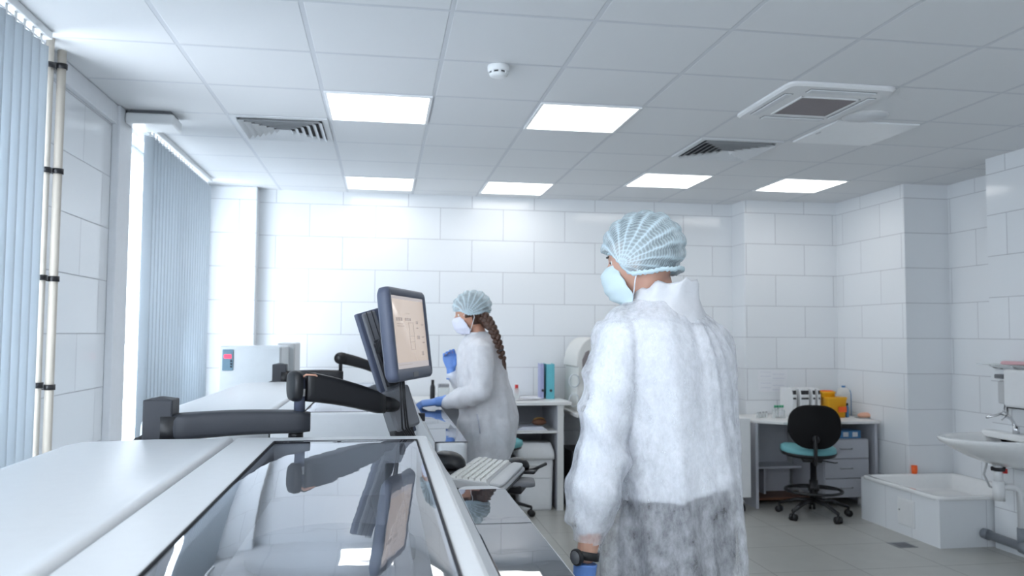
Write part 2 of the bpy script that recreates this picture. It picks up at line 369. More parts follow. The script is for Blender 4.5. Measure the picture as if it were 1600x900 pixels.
# vertical blinds: headrail, carriers and slats
def blind(y0, y1, ang, label, z0=.70, pitch=.082, extra=None):
    t = thing('vertical_blind', label, 'blind', (-1.47, (y0+y1)/2, CH), 'vertical blinds on the left windows')
    MB().box(-1.495, -1.445, y0-.03, y1+.03, 2.775, CH, .004).build('headrail', M['white'], t)
    s = MB(); c = MB(); k = 0; y = y0+pitch/2
    while y < y1:
        a = math.radians(ang + 5*nz(y*3.1, 7)); w = .0445; n = 6; rows = []
        for z in (z0, 2.735):
            rr = []
            for q in range(n+1):
                u = -1+2*q/n; bow = .006*(1-u*u)
                rr.append(Vector((-1.47+math.sin(a)*u*w+math.cos(a)*bow, y+math.cos(a)*u*w-math.sin(a)*bow, z)))
            rows.append(rr)
        n0 = len(rows[0]); back = [[p+Vector((math.cos(a)*.0012, -math.sin(a)*.0012, 0)) for p in reversed(r_)] for r_ in rows]
        s.loft([rows[0]+back[0], rows[1]+back[1]], smooth=True)
        c.box(-1.476, -1.464, y-.012, y+.012, 2.73, 2.78, .002)
        y += pitch
    c.box(-1.474, -1.466, y0, y1, 2.745, 2.755); s.build('slats', M['blind'], t); c.build('carrier_chain', M['white'], t)
    return t
blind(.80, 3.75, 27, 'pale blue vertical blind over the near window beside the cream pipes')
blind(5.35, 7.16, 30, 'pale blue vertical blind over the far window beside the back column')

# ceiling-hung white box above the far window
t = thing('ceiling_junction_box', 'flat white box hung from the ceiling above the far window', 'box', (-1.36, 5.12, CH))
MB().box(-1.51, -1.24, 5.02, 5.24, 2.725, 2.79, .012, 3).build('housing', M['white'], t)
MB().box(-1.49, -1.26, 5.04, 5.22, 2.79, CH).build('mounting_plate', M['midgrey'], t)

# cream riser pipes with black brackets
for i, (px0, px1, lab) in enumerate([(78, 62.5, 'cream vertical pipe with black brackets, nearer the near window blind'), (97, 77, 'cream vertical pipe with black brackets, nearer the tiled wall')]):
    Yb = 3.86 if i == 0 else 4.03
    p0 = P(px0, 90, Y=Yb); X0 = p0.x
    t = thing('heating_pipe', lab, 'pipe', (X0, Yb, 0), 'heating pipes')
    MB().cyl((X0, Yb, 0), .017 if i == 0 else .019, CH, 20).build('pipe', M['cream'], t)
    for py in ((104, 268, 436, 604) if i == 0 else (104, 268, 436, 605)):
        z = P(px0 if i == 0 else 92, py if i else py-2, Y=Yb).z
        b = MB(); b.cyl((X0, Yb, z-.012), .025, .024, 20); b.box(XL, X0+.0, Yb-.012, Yb+.012, z-.009, z+.009, .003)
        b.box(X0-.03, X0-.01, Yb-.03, Yb+.03, z-.011, z+.011, .003); b.build('bracket', M['black'], t)

# ---------------------------------------------------------------- ceiling fittings
def light(x, y, label):
    t = thing('ceiling_light', label, 'ceiling light', (x, y, CH), 'square ceiling panel lights')
    f = MB()
    for a, b, c, d in ((-.295, .295, -.295, -.278), (-.295, .295, .278, .295), (-.295, -.278, -.278, .278), (.278, .295, -.278, .278)): f.box(x+a, x+b, y+c, y+d, CH-.010, CH+.0)
    f.build('frame', M['white'], t, .001)
    MB().box(x-.278, x+.278, y-.278, y+.278, CH-.007, CH).build('diffuser', M['panel'], t)
GX = lambda i: -.339+.6*i+.3
GY = lambda j: 3.243+.6*j+.3
for i, j, lab in [(0, 2, 'lit square ceiling panel light next to the left air vent'), (2, 2, 'lit square ceiling panel light right of the smoke detector'),
                  (0, 6, 'small far lit ceiling panel above the monitor, leftmost by the back wall'), (2, 6, 'lit ceiling panel by the back wall between woman and man'),
                  (4, 5, 'lit ceiling panel directly above the man in the cap'), (6, 5, 'lit ceiling panel over the desk recess at the right'),
                  (0, -4, 'lit ceiling panel behind the camera on the window side'), (2, -4, 'lit ceiling panel behind the camera in the middle'),
                  (2, -8, 'rearmost lit ceiling panel of the room'), (0, -8, 'rearmost lit ceiling panel by the windows')]:
    light(GX(i), GY(j), lab)
def vent(x, y, label, r=.29):
    t = thing('ceiling_air_vent', label, 'air vent', (x, y, CH), 'square louvred ceiling diffusers')
    b = MB()
    def sq(r0, z0, r1, z1, th=.002):      # a sloping square ring
        q = lambda r_, z: [Vector((x-r_, y-r_, z)), Vector((x+r_, y-r_, z)), Vector((x+r_, y+r_, z)), Vector((x-r_, y+r_, z))]
        return [q(r0, z0), q(r1, z1)]
    b.loft(sq(r, CH-.001, r, CH-.008) + sq(r-.035, CH-.010, r-.035, CH-.001), False, False, smooth=False)
    b.build('frame', M['gridwhite'], t)
    l = MB()
    for k in range(6):
        r0 = r-.035-k*.040
        l.loft(sq(r0-.030, CH-.003, r0-.002, CH-.026) + sq(r0-.0015, CH-.0255, r0-.0285, CH-.003)[0:1], False, False, smooth=False)
    l.build('louvres', M['gridwhite'], t)
    MB().box(x-r+.035, x+r-.035, y-r+.035, y+r-.035, CH-.002, CH).build('dark_throat', M['dark'], t)
vent(-.64, 5.32, 'square white louvred ceiling vent beside the leftmost ceiling light')
vent(2.36, 5.36, 'square white louvred ceiling vent in front of the air conditioner')

# cassette air conditioner
x0, x1, y0, y1 = 2.05, 2.66, 3.84, 4.53
t = thing('cassette_air_conditioner', 'white square ceiling cassette air conditioner with grey filter grille', 'air conditioner', ((x0+x1)/2, (y0+y1)/2, CH))
b = MB(); zb = CH-.022
b.loft([ring(((x0+x1)/2, (y0+y1)/2, z), (x1-x0)/2-i, (y1-y0)/2-i, 0, 96, 14) for z, i in ((CH, 0), (CH-.012, 0), (zb, .012))], smooth=False)
b.build('panel_body', M['white_rough'], t)
MB().box(x0+.165, x1-.125, y0+.19, y1-.17, zb-.004, zb+.002).build('filter_grille', M['filter'], t)
f = MB()
for a, bb, c, d in ((x0+.155, x1-.115, y0+.178, y0+.19), (x0+.155, x1-.115, y1-.17, y1-.158), (x0+.153, x0+.165, y0+.178, y1-.158), (x1-.125, x1-.113, y0+.178, y1-.158)): f.box(a, bb, c, d, zb-.006, zb+.002, .001)
f.build('grille_frame', M['white_rough'], t)
for a, bb, c, d in ((x0+.14, x1-.10, y0+.055, y0+.105), (x0+.14, x1-.10, y1-.105, y1-.055), (x0+.045, x0+.085, y0+.15, y1-.13), (x1-.085, x1-.045, y0+.15, y1-.13)):
    l = MB().box(a, bb, c, d, zb-.007, zb+.001, .003).build('air_flap', M['gridwhite'], t)
    g = MB().box(a-.005, bb+.005, c-.004, d+.004, zb-.0015, zb+.001).build('slot', M['midgrey'], l)
# smoke detector
c = P(779, 103, Z=CH)
t = thing('smoke_detector', 'round white smoke detector on the ceiling in front of the lit panels', 'smoke detector', (c.x, c.y, CH))
MB().lathe((c.x, c.y, CH), [(.052, 0), (.054, -.006), (.053, -.026), (.048, -.032)], 40).build('base', M['white'], t)
MB().lathe((c.x, c.y, CH), [(.043, -.031), (.043, -.042)], 40).build('sensing_slots', M['dark'], t)
MB().lathe((c.x, c.y, CH), [(.046, -.041), (.044, -.050), (.030, -.056), (.004, -.058)], 40).build('cap', M['white'], t)
s_ = MB()
for k in range(8): a = k*PI/4; s_.box(-.006, .006, .040, .049, -.044, -.030, T=Matrix.Translation((c.x, c.y, CH)) @ rotz(a))
s_.build('ribs', M['white'], t)
# plain white raised square and flat speaker by the air conditioner
t = thing('ceiling_white_square', 'plain white raised ceiling panel next to the air conditioner', 'ceiling panel', (2.97, 4.77, CH))  # pale square standing slightly proud of the ceiling, purpose unknown
MB().box(2.70, 3.25, 4.50, 5.05, CH-.012, CH, .003).build('panel', M['white'], t)
MB().box(2.72, 2.735, 4.75, 4.80, CH-.016, CH-.010, .002).build('latch', M['lightgrey'], t)
c = P(1352, 181, Z=CH)
t = thing('ceiling_roundel', 'flat round disc fitted in the ceiling by the air conditioner', 'roundel', (c.x, c.y, CH))  # shallow pale disc on the ceiling, purpose unknown
MB().lathe((c.x, c.y, CH), [(.13, 0), (.13, -.006), (.118, -.009)], 48).build('rim', M['white_rough'], t)
MB().lathe((c.x, c.y, CH), [(.116, -.004), (.116, -.0105), (.01, -.0125)], 48).build('grille', M['gridwhite'], t)

# ---------------------------------------------------------------- laboratory analysers
TOP = 1.20
def analyser(y0, y1, label, label2=None):
    t = thing('laboratory_analyser', label, 'analyser', (-.35, (y0+y1)/2, 0), 'long white bench analysers')
    xl, xs, xg0, xg1, xr = -.86, -.41, -.292, .102, .135
    # lower cabinet with kick recess
    b = MB(); b.box(xl+.02, xr+.17, y0+.02, y1-.02, .09, 1.03, .008); b.box(xl+.06, xr+.12, y0+.06, y1-.06, .0, .09)
    b.build('cabinet_body', M['white_rough'], t)
    for k in range(3):
        ya = y0+.04+k*(y1-y0-.08)/3; yb = ya+(y1-y0-.08)/3-.008
        d = MB().box(xr+.168, xr+.182, ya, yb, .12, .98, .004).build('front_door', M['enamel'], t)
        MB().box(xr+.18, xr+.192, yb-.07, yb-.05, .50, .66, .004).build('door_handle', M['midgrey'], d)
    # big left cover, slightly crowned, rounded at its seam side
    prof = [(xl, 1.03), (xl, 1.175), (xl+.012, 1.190), (xl+.05, 1.198), (-.62, 1.203), (-.50, 1.203), (-.455, 1.200), (-.436, 1.203), (-.424, 1.206), (-.415, 1.203), (-.411, 1.193), (-.411, 1.03)]
    def cut(pr, i): return [(a, z-i) if z > 1.1 else (a, z) for a, z in pr]
    rr = []
    for y, i in ((y0, .03), (y0+.006, .012), (y0+.02, .002), (y0+.04, 0), (y1-.04, 0), (y1-.02, .002), (y1-.006, .012), (y1, .03)):
        rr.append([Vector((a, y, z)) for a, z in cut(prof, i)])
    MB().loft(rr).build('left_cover', M['enamel'], t)
    # white frame round the glass lid
    f = MB(); F = lambda a, bb, c, d, z1=TOP: f.box(a, bb, c, d, 1.03, z1, .006, 3)
    F(-.405, xg0, y0, y1); F(xg1, xr, y0, y1, TOP-.001); F(-.35, xr-.002, y1-.085, y1-.0005, TOP-.0005); F(-.35, xr-.002, y0+.0005, y0+.06, TOP-.0005)
    f.build('lid_frame', M['enamel'], t)
    # sloping shoulder to the lower front step
    sh = [(xr-.004, 1.03), (xr-.004, 1.192), (xr+.006, 1.188), (xr+.055, 1.105), (xr+.07, 1.085), (xr+.07, 1.03)]
    MB().prism(sh, y0+.01, y1-.03).build('front_shoulder', M['enamel'], t)
    # gasket line
    g = MB(); ga, gb, gy0, gy1 = xg0-.001, xg1+.001, y0+.06, y1-.085
    for a, bb, c, d in ((ga, ga+.0025, gy0, gy1), (gb-.0025, gb, gy0, gy1), (ga, gb, gy0, gy0+.0025), (ga, gb, gy1-.0025, gy1)): g.box(a, bb, c, d, 1.192, TOP+.0008)
    g.build('lid_seal', M['dark'], t)
    # inner well with carousel and racks, seen dimly through the glass
    w = MB(); w.box(xg0, xg1, y0+.06, y1-.085, 1.03, 1.045); w.box(xg0-.004, xg0, y0+.06, y1-.085, 1.04, 1.17); w.box(xg1, xg1+.004, y0+.06, y1-.085, 1.04, 1.17)
    w.build('sample_well', M['lightgrey'], t)
    cx, cyy = (xg0+xg1)/2, y0+(y1-y0)*.62
    c = MB().cyl((cx, cyy, 1.045), .17, .03, 48); cm = c.build('sample_carousel', M['greydoor'], t)
    MB().cyl((cx, y0+(y1-y0)*.30, 1.045), .15, .025, 48).build('reagent_carousel', M['midgrey'], t)
    MB().box(xg1-.09, xg1-.05, y0+.2, y1-.25, 1.13, 1.16, .006).build('probe_rail', M['steel'], t)
    # glass lid, cambered across
    nx, n2 = 28, 2; rows = []
    ya, yb = y0+.062, y1-.0865
    for j in range(25):
        y = ya+(yb-ya)*j/24; e = 1-abs(2*j/24-1)**14
        rows.append([Vector((xg0+.001+(xg1-xg0-.002)*i/nx, y, TOP-.002+.011*(1-abs(2*i/nx-1)**4.5)*min(1, e+.15))) for i in range(nx+1)])
    lid = MB().loft(rows, False, False, closed=False).build('glass_lid', M['glass'], t)
    MB().box(xg1-.05, xg1-.035, yb-.10, yb-.05, TOP-.03, TOP-.004, .003).build('lid_hinge', M['midgrey'], lid)
    # low front step with smoked covers
    s = MB(); x0, x1, z = xr+.06, .345, 1.08
    s.loft([ring(((x0+x1)/2, (y0+.01+y1-.16)/2, zz), (x1-x0)/2-i, (y1-y0-.17)/2-i, 0, 80, 7) for zz, i in ((.93, .02), (.95, 0), (z-.012, 0), (z-.003, .004), (z, .012))])
    s.build('front_step', M['enamel'], t)
    n = max(2, round((y1-y0-.25)/.46)); L0 = (y1-.235-(y0+.04))/n
    for k in range(n):
        cov = MB().box(x0+.012, x1-.010, y0+.04+k*L0, y0+.04+(k+1)*L0-.004, z-.001, z+.004, .002)
        cov.build('smoked_cover', M['glassdark'], t)
    MB().box(x0+.012, x1-.010, y0+.04, y1-.24, z-.0005, z+.0015).build('step_tray', M['midgrey'], t)
    MB().box(xr+.02, xr+.05, y0+.35, y0+.37, 1.13, 1.165, .003).build('lid_latch', M['dark'], t)
    lg = MB()
    for x in (xl+.10, xr+.08):
        for y in (y0+.12, y1-.12): lg.cyl((x, y, 0), .03, .03, 16)
    lg.build('feet', M['dark'], t)
    return t
analyser(.55, 2.45, 'white laboratory analyser with a reflecting glass lid, nearest the camera')
analyser(3.15, 5.19, 'white laboratory analyser further back, where the woman rests her gloved hand')

# ---------------------------------------------------------------- monitor arms
def arm_sec(p0, p1, h0, h1, w, arch=.0, n=10, pw=3.2):
    p0, p1 = Vector(p0), Vector(p1); d = (p1-p0); hd = Vector((d.x, d.y, 0)).normalized(); sd = Vector((-hd.y, hd.x, 0)); rings = []
    for i in range(n+1):
        u = i/n; c = p0+d*u+Vector((0, 0, arch*math.sin(PI*u))); h = h0+(h1-h0)*u; e = 1.0
        if i == n: e = .86
        rings.append([c + sd*(w/2*e*math.copysign(abs(math.cos(2*PI*k/24))**(2/pw), math.cos(2*PI*k/24))) + Vector((0, 0, 1))*(h/2*e*math.copysign(abs(math.sin(2*PI*k/24))**(2/pw), math.sin(2*PI*k/24))) for k in range(24)])
    return MB().loft(rings)
def monitor_arm(label, by, s, mast=True):
    """base block on a rear bracket, lower arm, pivot post, upper arm (by = rear face of the analyser)"""
    y = by+.055
    t = thing('monitor_arm', label, 'monitor arm', (-.65, y, 0), 'black articulated monitor arms')
    Q = lambda u, v: P(u, v, Y=y)
    bx0, bx1 = (P(222, 650, Y=y-.04).x, P(269, 650, Y=y-.04).x) if s == 0 else (P(425, 585, Y=y-.04).x, P(447, 585, Y=y-.04).x)
    zb, zt = 1.165, 1.308
    b = MB(); b.box(bx0, bx1, y-.04, y+.045, zb, zt, .005, 2)
    b.loft([ring(((bx0+bx1)/2, y, zt-.001), (bx1-bx0)/2, .043, 0, 4, 2)][0:0] or [[Vector((bx0, y-.04, zt-.002)), Vector((bx1, y-.04, zt-.002)), Vector((bx1, y+.045, zt-.002)), Vector((bx0, y+.045, zt-.002))],
            [Vector((bx0+.035, y-.01, zt+.006)), Vector((bx1-.035, y-.01, zt+.006)), Vector((bx1-.035, y+.015, zt+.006)), Vector((bx0+.035, y+.015, zt+.006))]], smooth=False)
    b.build('base_block', M['armgrey'], t)
    MB().box(bx0-.01, bx1+.02, by-.0, y+.05, 1.02, zb, .004).build('rear_bracket', M['midgrey'], t)
    MB().capsule([(bx0-.005, y-.01, zb+.02), (bx0-.018, y-.01, zb+.02)], [.022, .015]).build('clamp_knob', M['black'], t)
    MB().cyl((bx1-.012, y+.0, zb+.01), .045, .085, 28).build('shoulder_joint', M['black'], t)
    ex = -.205 if s == 0 else -.235
    lo = arm_sec((bx1-.005, y, 1.226), (ex-.004, y+.02, 1.236), .078, .064, .085, .006, pw=5); lo.build('lower_arm', M['armgrey' if s == 0 else 'black'], t)
    MB().cyl((ex-.045, y+.018, 1.185), .022, .025, 16).build('end_screw', M['black'], t)
    px = ex-.036
    if s == 0:
        p = MB().cyl((px, y+.018, 1.26), .0165, .105, 24).build('pivot_post', M['navy'], t)
        MB().cyl((px, y+.018, 1.312), .0172, .022, 24).build('white_label', M['white_rough'], p)
        MB().cyl((px, y+.018, 1.362), .013, .006, 20).build('copper_washer', M['brown'], p)
        q0, q1 = Vector((px+.008, y+.03, 1.342)), Vector((.000, y+.16, 1.276))
        # end shell left of the post
        sh = MB(); hd = (q1-q0); hd.z = 0; hd.normalize(); sd = Vector((-hd.y, hd.x, 0))
        rr = []
        for u, e in ((-.030, .75), (-.027, .92), (-.020, 1), (-.006, 1)):
            c = Vector((px, y+.018, 1.343))+hd*u
            rr.append([c+sd*(.040*e*math.copysign(abs(math.cos(a))**.7, math.cos(a)))+Vector((0, 0, .046*e*math.copysign(abs(math.sin(a))**.7, math.sin(a)))) for a in [2*PI*k/24 for k in range(24)]])
        sh.loft(rr); sh.build('elbow_shell', M['black'], t)
        arm_sec(q0, q1, .092, .070, .075, .006, pw=5).build('upper_arm', M['black'], t)
        MB().tube([(px+.0, y, 1.365), (px+.02, y-.005, 1.377), (px+.045, y+.01, 1.375), (px+.06, y+.03, 1.36)], .003, 8).build('wiring', M['pink'], t)
        return t, q1
    post = MB().cyl((px+.015, y+.018, 1.26), .012, .09, 20).build('pivot_post', M['black'], t)
    q0, q1 = Vector((px+.02, y+.02, 1.345)), Vector((.045, y+.14, 1.235))
    arm_sec(q0, q1, .075, .06, .07, .012).build('upper_arm', M['black'], t)
    MB().cyl((px+.012, y-.022, 1.345), .036, .05, 24, 'y').build('elbow_cap', M['black'], t)
    MB().cyl((q1.x+.02, q1.y, 1.20), .02, .05, 16).build('wrist_joint', M['black'], t)
    return t, q1
armA, qa = monitor_arm('black articulated monitor arm behind the nearest analyser, holding the screen', 2.45, 0)
armB, qb = monitor_arm('smaller looking black monitor arm folded behind the second analyser', 5.19, 1)

# tilted mast carried by the near arm: follows the dark bar left of the screen
YM = 2.74
pt, pb = P(573, 486, Y=YM+.0), P(634, 680, Y=YM+.0)
axis = (pb-pt).normalized(); fr = Vector((.50, -.85, 0)); fr = (fr-axis*fr.dot(axis)).normalized(); sd = axis.cross(fr).normalized()
def along(c, u, a, b, th0, th1):       # bar segment: u = (from, to) metres down the mast, a..b across, th0..th1 along fr
    return [[c+axis*uu+sd*s_+fr*q for s_, q in ((a, th0), (b, th0), (b, th1), (a, th1))] for uu in u]
Lm = (pb-pt).length
MB().loft(along(pt, (0, Lm), -.046, .040, -.022, .0), smooth=False).build('mast', M['navy'], armA, .004)
MB().loft(along(pt, (.005, Lm-.05), -.026, .026, -.001, .012), smooth=False).build('mast_cover', M['midgrey'], armA, .006)
for a in (-.010, .010): MB().loft(along(pt, (.003, .13), a-.0015, a+.0015, .0115, .0128), smooth=False).build('cover_groove', M['dark'], armA)
MB().loft(along(pt, (.11, .26), -.020, .020, .010, .030), smooth=False).build('slide_rail', M['black'], armA, .003)
MB().loft(along(pt, (.10, .16), -.050, .015, .008, .045), smooth=False).build('slide_clamp', M['black'], armA, .004)
MB().loft(along(pt, (Lm-.16, Lm-.02), -.050, .045, -.030, .035), smooth=False).build('mast_foot_housing', M['midgrey'], armA, .010)
MB().loft(along(pt, (Lm-.03, Lm+.03), -.020, .050, -.015, .030), smooth=False).build('mast_lower_bracket', M['black'], armA, .006)
MB().tube([qa, qa+Vector((.03, .015, -.005)), pt+axis*(Lm-.10)], [.026, .024, .020], 16).build('wrist_joint', M['black'], armA)
kb_c = Vector((.300, 2.50, 1.052))
MB().tube([pt+axis*(Lm-.01), Vector((.16, 2.72, 1.10)), Vector((.235, 2.60, 1.035)), Vector((.30, 2.52, 1.035))], [.018, .016, .016, .016], 12).build('tray_strut', M['black'], armA)

# ---------------------------------------------------------------- monitor
A0 = Vector((.028, 2.46, 0)); B0 = Vector((.158, 2.84, 0))
ed = (B0-A0).normalized(); Wm = (B0-A0).length; Hm = .292
nrm = Vector((ed.y, -ed.x, 0)); tilt = math.radians(7)
upv = (Vector((0, 0, 1))*math.cos(tilt) - nrm*math.sin(tilt)); nf = (nrm*math.cos(tilt)+Vector((0, 0, 1))*math.sin(tilt))
org = Vector((A0.x+.018, A0.y, 1.355))        # lower near corner of the front face
def mp(u, v, d): return org+ed*u+upv*v+nf*d
t = thing('computer_monitor', 'dark blue-grey computer monitor with a beige screen page, on the near arm', 'monitor', tuple(mp(Wm/2, 0, -.02)))
def rrect(w0, w1, h0, h1, r, d, n=6):
    o = []
    for cx_, cy_, a0 in ((w1-r, h1-r, 0), (w0+r, h1-r, 90), (w0+r, h0+r, 180), (w1-r, h0+r, 270)):
        for k in range(n+1): a = math.radians(a0+90*k/n); o.append(mp(cx_+r*math.cos(a), cy_+r*math.sin(a), d))
    return o
bz = .026
MB().loft([rrect(.012, Wm-.012, .012, Hm-.012, .02, -.040), rrect(.002, Wm-.002, .002, Hm-.002, .022, -.032), rrect(0, Wm, 0, Hm, .022, -.014), rrect(.001, Wm-.001, .001, Hm-.001, .022, -.004), rrect(.008, Wm-.008, .008, Hm-.008, .018, .002),
           rrect(bz-.002, Wm-bz+.002, bz+.010, Hm-bz+.002, .004, .001), rrect(bz, Wm-bz, bz+.012, Hm-bz, .003, -.004)]).build('housing', M['navy'], t)
scr = MB().loft([rrect(bz, Wm-bz, bz+.012, Hm-bz, .003, -.0045), rrect(bz, Wm-bz, bz+.012, Hm-bz, .003, -.0035)])
M['screen'] = mat('lit_screen_page', (.10, .10, .10), .25, emit=(.72, .61, .54), es=.50, var=0)
M['screenbar'] = mat('lit_screen_bar', (.1, .1, .1), .25, emit=(.55, .50, .50), es=.5, var=0)
M['screenink'] = mat('lit_screen_lines', (.1, .1, .1), .25, emit=(.50, .42, .38), es=.42, var=0)
so = scr.build('screen', M['screen'], t)
sw, sh0 = Wm-2*bz, Hm-2*bz-.012
def sp(u0, u1, v0, v1, d=-.0030): return [[mp(bz+sw*a, bz+.012+sh0*b_, dd) for a, b_ in ((u0, v0), (u1, v0), (u1, v1), (u0, v1))] for dd in (d-.0004, d)]
MB().loft(sp(0, 1, 0, .085), smooth=False).build('task_bar', M['screenbar'], so); MB().loft(sp(.0, 1, .955, 1), smooth=False).build('title_bar', M['screenbar'], so)
ink = MB()
for u0, u1, v0, v1 in [(.10+.065*k, .10+.065*k+.05, .655, .70) for k in range(3)]+[(.36+.065*k, .36+.065*k+.05, .66, .70) for k in range(3)]+[(.12, .30, .61, .618), (.12, .32, .58, .588), (.46, .47, .26, .64), (.60, .61, .26, .64), (.46, .61, .25, .256), (.46, .61, .63, .636), (.46, .61, .44, .446), (.46, .61, .36, .366), (.70, .76, .62, .66), (.70, .76, .55, .57), (.70, .78, .40, .45), (.86, .93, .42, .44), (.86, .93, .34, .36), (.80, .86, .16, .22), (.40, .52, .76, .767), (.05, .45, .05, .056), (.86, .94, .60, .62)]:
    ink.loft(sp(u0, u1, v0, v1, -.0024), smooth=False)
ink.build('screen_drawing', M['screenink'], so)
MB().loft([[mp(Wm*.42, .008, .0015), mp(Wm*.55, .008, .0015), mp(Wm*.55, .024, .0015), mp(Wm*.42, .024, .0015)], [mp(Wm*.42, .008, .003), mp(Wm*.55, .008, .003), mp(Wm*.55, .024, .003), mp(Wm*.42, .024, .003)]], smooth=False).build('badge', M['midgrey'], t)
mc = mp(Wm*.40, Hm*.62, -.038)
MB().tube([mc, pt+axis*.14+fr*.03], [.032, .028], 16).build('tilt_mount', M['black'], t)
for k, (u, dx) in enumerate(((.30, 0), (.36, .012), (.40, .02))):
    a = mp(Wm*u, .004, -.03)
    MB().tube([a, a+Vector((.004, 0, -.06)), a+Vector((.010+dx*.3, .01, -.15)), Vector((.112+dx, 2.66, 1.13)), Vector((.118+dx*1.4, 2.62, 1.02)), Vector((.10+dx, 2.56, .80))], .0032, 8).build('cable', M['black'], t)

# ---------------------------------------------------------------- keyboard tray, keyboard, mice
kr = math.radians(-19.0)          # long axis turned 19 degrees from the depth axis
kT = Matrix.Translation((.345, 2.315, 1.055)) @ rotz(kr)        # local +Y along the long axis, -X towards the screen side
kt = thing('keyboard_tray', 'thin black keyboard tray with a grey mouse plate, beside the near analyser', 'tray', tuple(kT @ Vector((-.09, .2, -.02))))
MB().box(-.185, -.005, .00, .42, -.018, -.008, .004).xf(kT).build('tray_plate', M['black'], kt)
MB().loft([ring((-.005, .27, z), .055, .07, .2, 32, 5) for z in (-.024, -.016)]).xf(kT).build('mouse_plate', M['midgrey'], kt)
MB().tube([(-.05, .40, -.016), (.02, .44, -.008), (.055, .50, .004)], .006, 8).xf(kT).build('plate_lever', M['black'], kt)
MB().box(-.10, .02, .20, .30, -.045, -.018, .006).xf(kT).build('tray_hub', M['black'], kt)
tl = math.radians(5)
kTT = kT @ Matrix.Rotation(tl, 4, 'Y')
kb = thing('keyboard', 'off-white computer keyboard with a grey wrist rest, on the tray by the analyser', 'keyboard', tuple(kT @ Vector((-.09, .2, 0))))
MB().prism([(-.175, -.006), (-.175, .014), (-.168, .018), (-.052, .018), (-.045, .012), (-.012, .010), (-.002, .004), (-.001, -.004), (-.01, -.007)], 0, .40).xf(kTT).build('case', M['lightgrey'], kb, .002)
MB().loft([ring((-.026, .20, z), w, .198, 0, 48, 6) for z, w in ((.010, .022), (.0165, .022), (.019, .018))]).xf(kTT).build('wrist_rest', M['lightgrey'], kb)
for r_ in range(6):
    x = -.160+r_*.0182
    yk = .012; k = 0
    while yk < .385:
        w = .0165
        if r_ == 5 and 5 <= k <= 5: w = .10
        elif k == 0 and r_ > 1: w = .022
        if r_ == 0 and k in (1, 6, 11): yk += .012
        if abs(yk-.292) < .010: yk += .008
        if r_ == 0 or True:
            q = MB(); h = .0245 if r_ else .023
            q.loft([[kTT @ Vector((x+a, yk+b_, z)) for a, b_ in ((0+i, 0+i), (.0160-i, 0+i), (.0160-i, w-i), (0+i, w-i))] for z, i in ((.017, 0), (h, .0018))], smooth=False)
            if yk+w < .392: q.build('key', M['keycap'], kb)
        yk += w+.0022; k += 1
def mouse(T, name, label):
    t = thing(name, label, 'mouse', tuple(T.translation))
    b = MB(); rr = []
    for z, s_ in ((0, .93), (.006, 1), (.014, .98), (.022, .90), (.030, .72), (.035, .45), (.0365, .12)):
        rr.append([T @ Vector((p.x, p.y-.004*(1-s_), p.z)) for p in ring((0, 0, z), .031*s_, .056*s_, 0, 32, 2.5)])
    b.loft(rr); b.build('shell', M['black'], t)
    MB().tube([T @ Vector((0, .012, .0335)), T @ Vector((0, .032, .0285))], .004, 10).build('wheel', M['midgrey'], t)
    MB().tube([T @ Vector((0, .055, .008)), T @ Vector((.01, .09, .004)), T @ Vector((.03, .12, .004))], .002, 8).build('cable', M['black'], t)
c = P(712, 728, Y=2.62)
mouse(Matrix.Translation((c.x-.028, 2.60, 1.082)) @ rotz(.5) @ Matrix.Scale(1.35, 4), 'computer_mouse', 'black computer mouse left of the keyboard, behind the analyser edge')
pl = thing('mouse_shelf', 'small black shelf bearing the mouse behind the analyser frame', 'shelf', (c.x-.03, 2.6, 1.07))
MB().box(c.x-.10, c.x+.035, 2.50, 2.72, 1.064, 1.082, .004).build('shelf_plate', M['black'], pl)
MB().box(c.x-.05, c.x-.02, 2.40, 2.60, 1.03, 1.064, .004).build('shelf_bracket', M['black'], pl)
mT = kT @ Matrix.Translation((-.035, .455, -.004)) @ rotz(.8)
mouse(mT @ Matrix.Scale(.9, 4), 'computer_mouse', 'black computer mouse past the far end of the keyboard')
MB().box(-.10, .03, .405, .52, -.018, -.006, .004).xf(kT).build('tray_end_plate', M['black'], kt)

# ---------------------------------------------------------------- far left: white cabinet freezer with keypad
t = thing('laboratory_freezer', 'white upright cabinet with a red digital display keypad by the far left column', 'freezer', (-.95, 6.55, 0))
MB().box(-1.19, -.745, 6.34, 6.84, .05, 1.402, .012, 3).build('cabinet', M['greydoor'], t)
MB().box(-1.185, -.750, 6.30, 6.338, .10, 1.398, .008).build('door', M['greydoor'], t)
kp = MB().box(P(347, 580, Y=6.3).x, P(364, 580, Y=6.3).x, 6.292, 6.302, P(350, 579, Y=6.3).z, P(350, 546, Y=6.3).z, .003).build('keypad', M['displaypanel'], t)
MB().box(P(350, 580, Y=6.3).x, P(361, 580, Y=6.3).x, 6.289, 6.293, P(350, 560, Y=6.3).z, P(350, 554, Y=6.3).z).build('red_display', M['redled'], kp)
bt = MB()
for py in (564, 568.5, 573): c = P(361.5, py, Y=6.3); bt.cyl((c.x, 6.289, c.z), .007, .004, 14, 'y')
bt.build('buttons', M['dark'], kp)
MB().box(-.80, -.78, 6.285, 6.301, .7, 1.1, .004).build('handle', M['lightgrey'], t)
for x in (-1.12, -.78):
    for y in (6.42, 6.76): MB().cyl((x, y, 0), .025, .05, 16).build('foot', M['dark'], t)
t = thing('sterilizer_box', 'plain light grey cabinet just right of the white freezer', 'cabinet', (-.77, 7.0, 0))
MB().box(-.84, -.70, 6.86, 7.30, .04, 1.42, .01).build('cabinet', M['lightgrey'], t)
MB().box(-.83, -.71, 6.85, 6.862, .08, 1.38, .004).build('door', M['greydoor'], t)
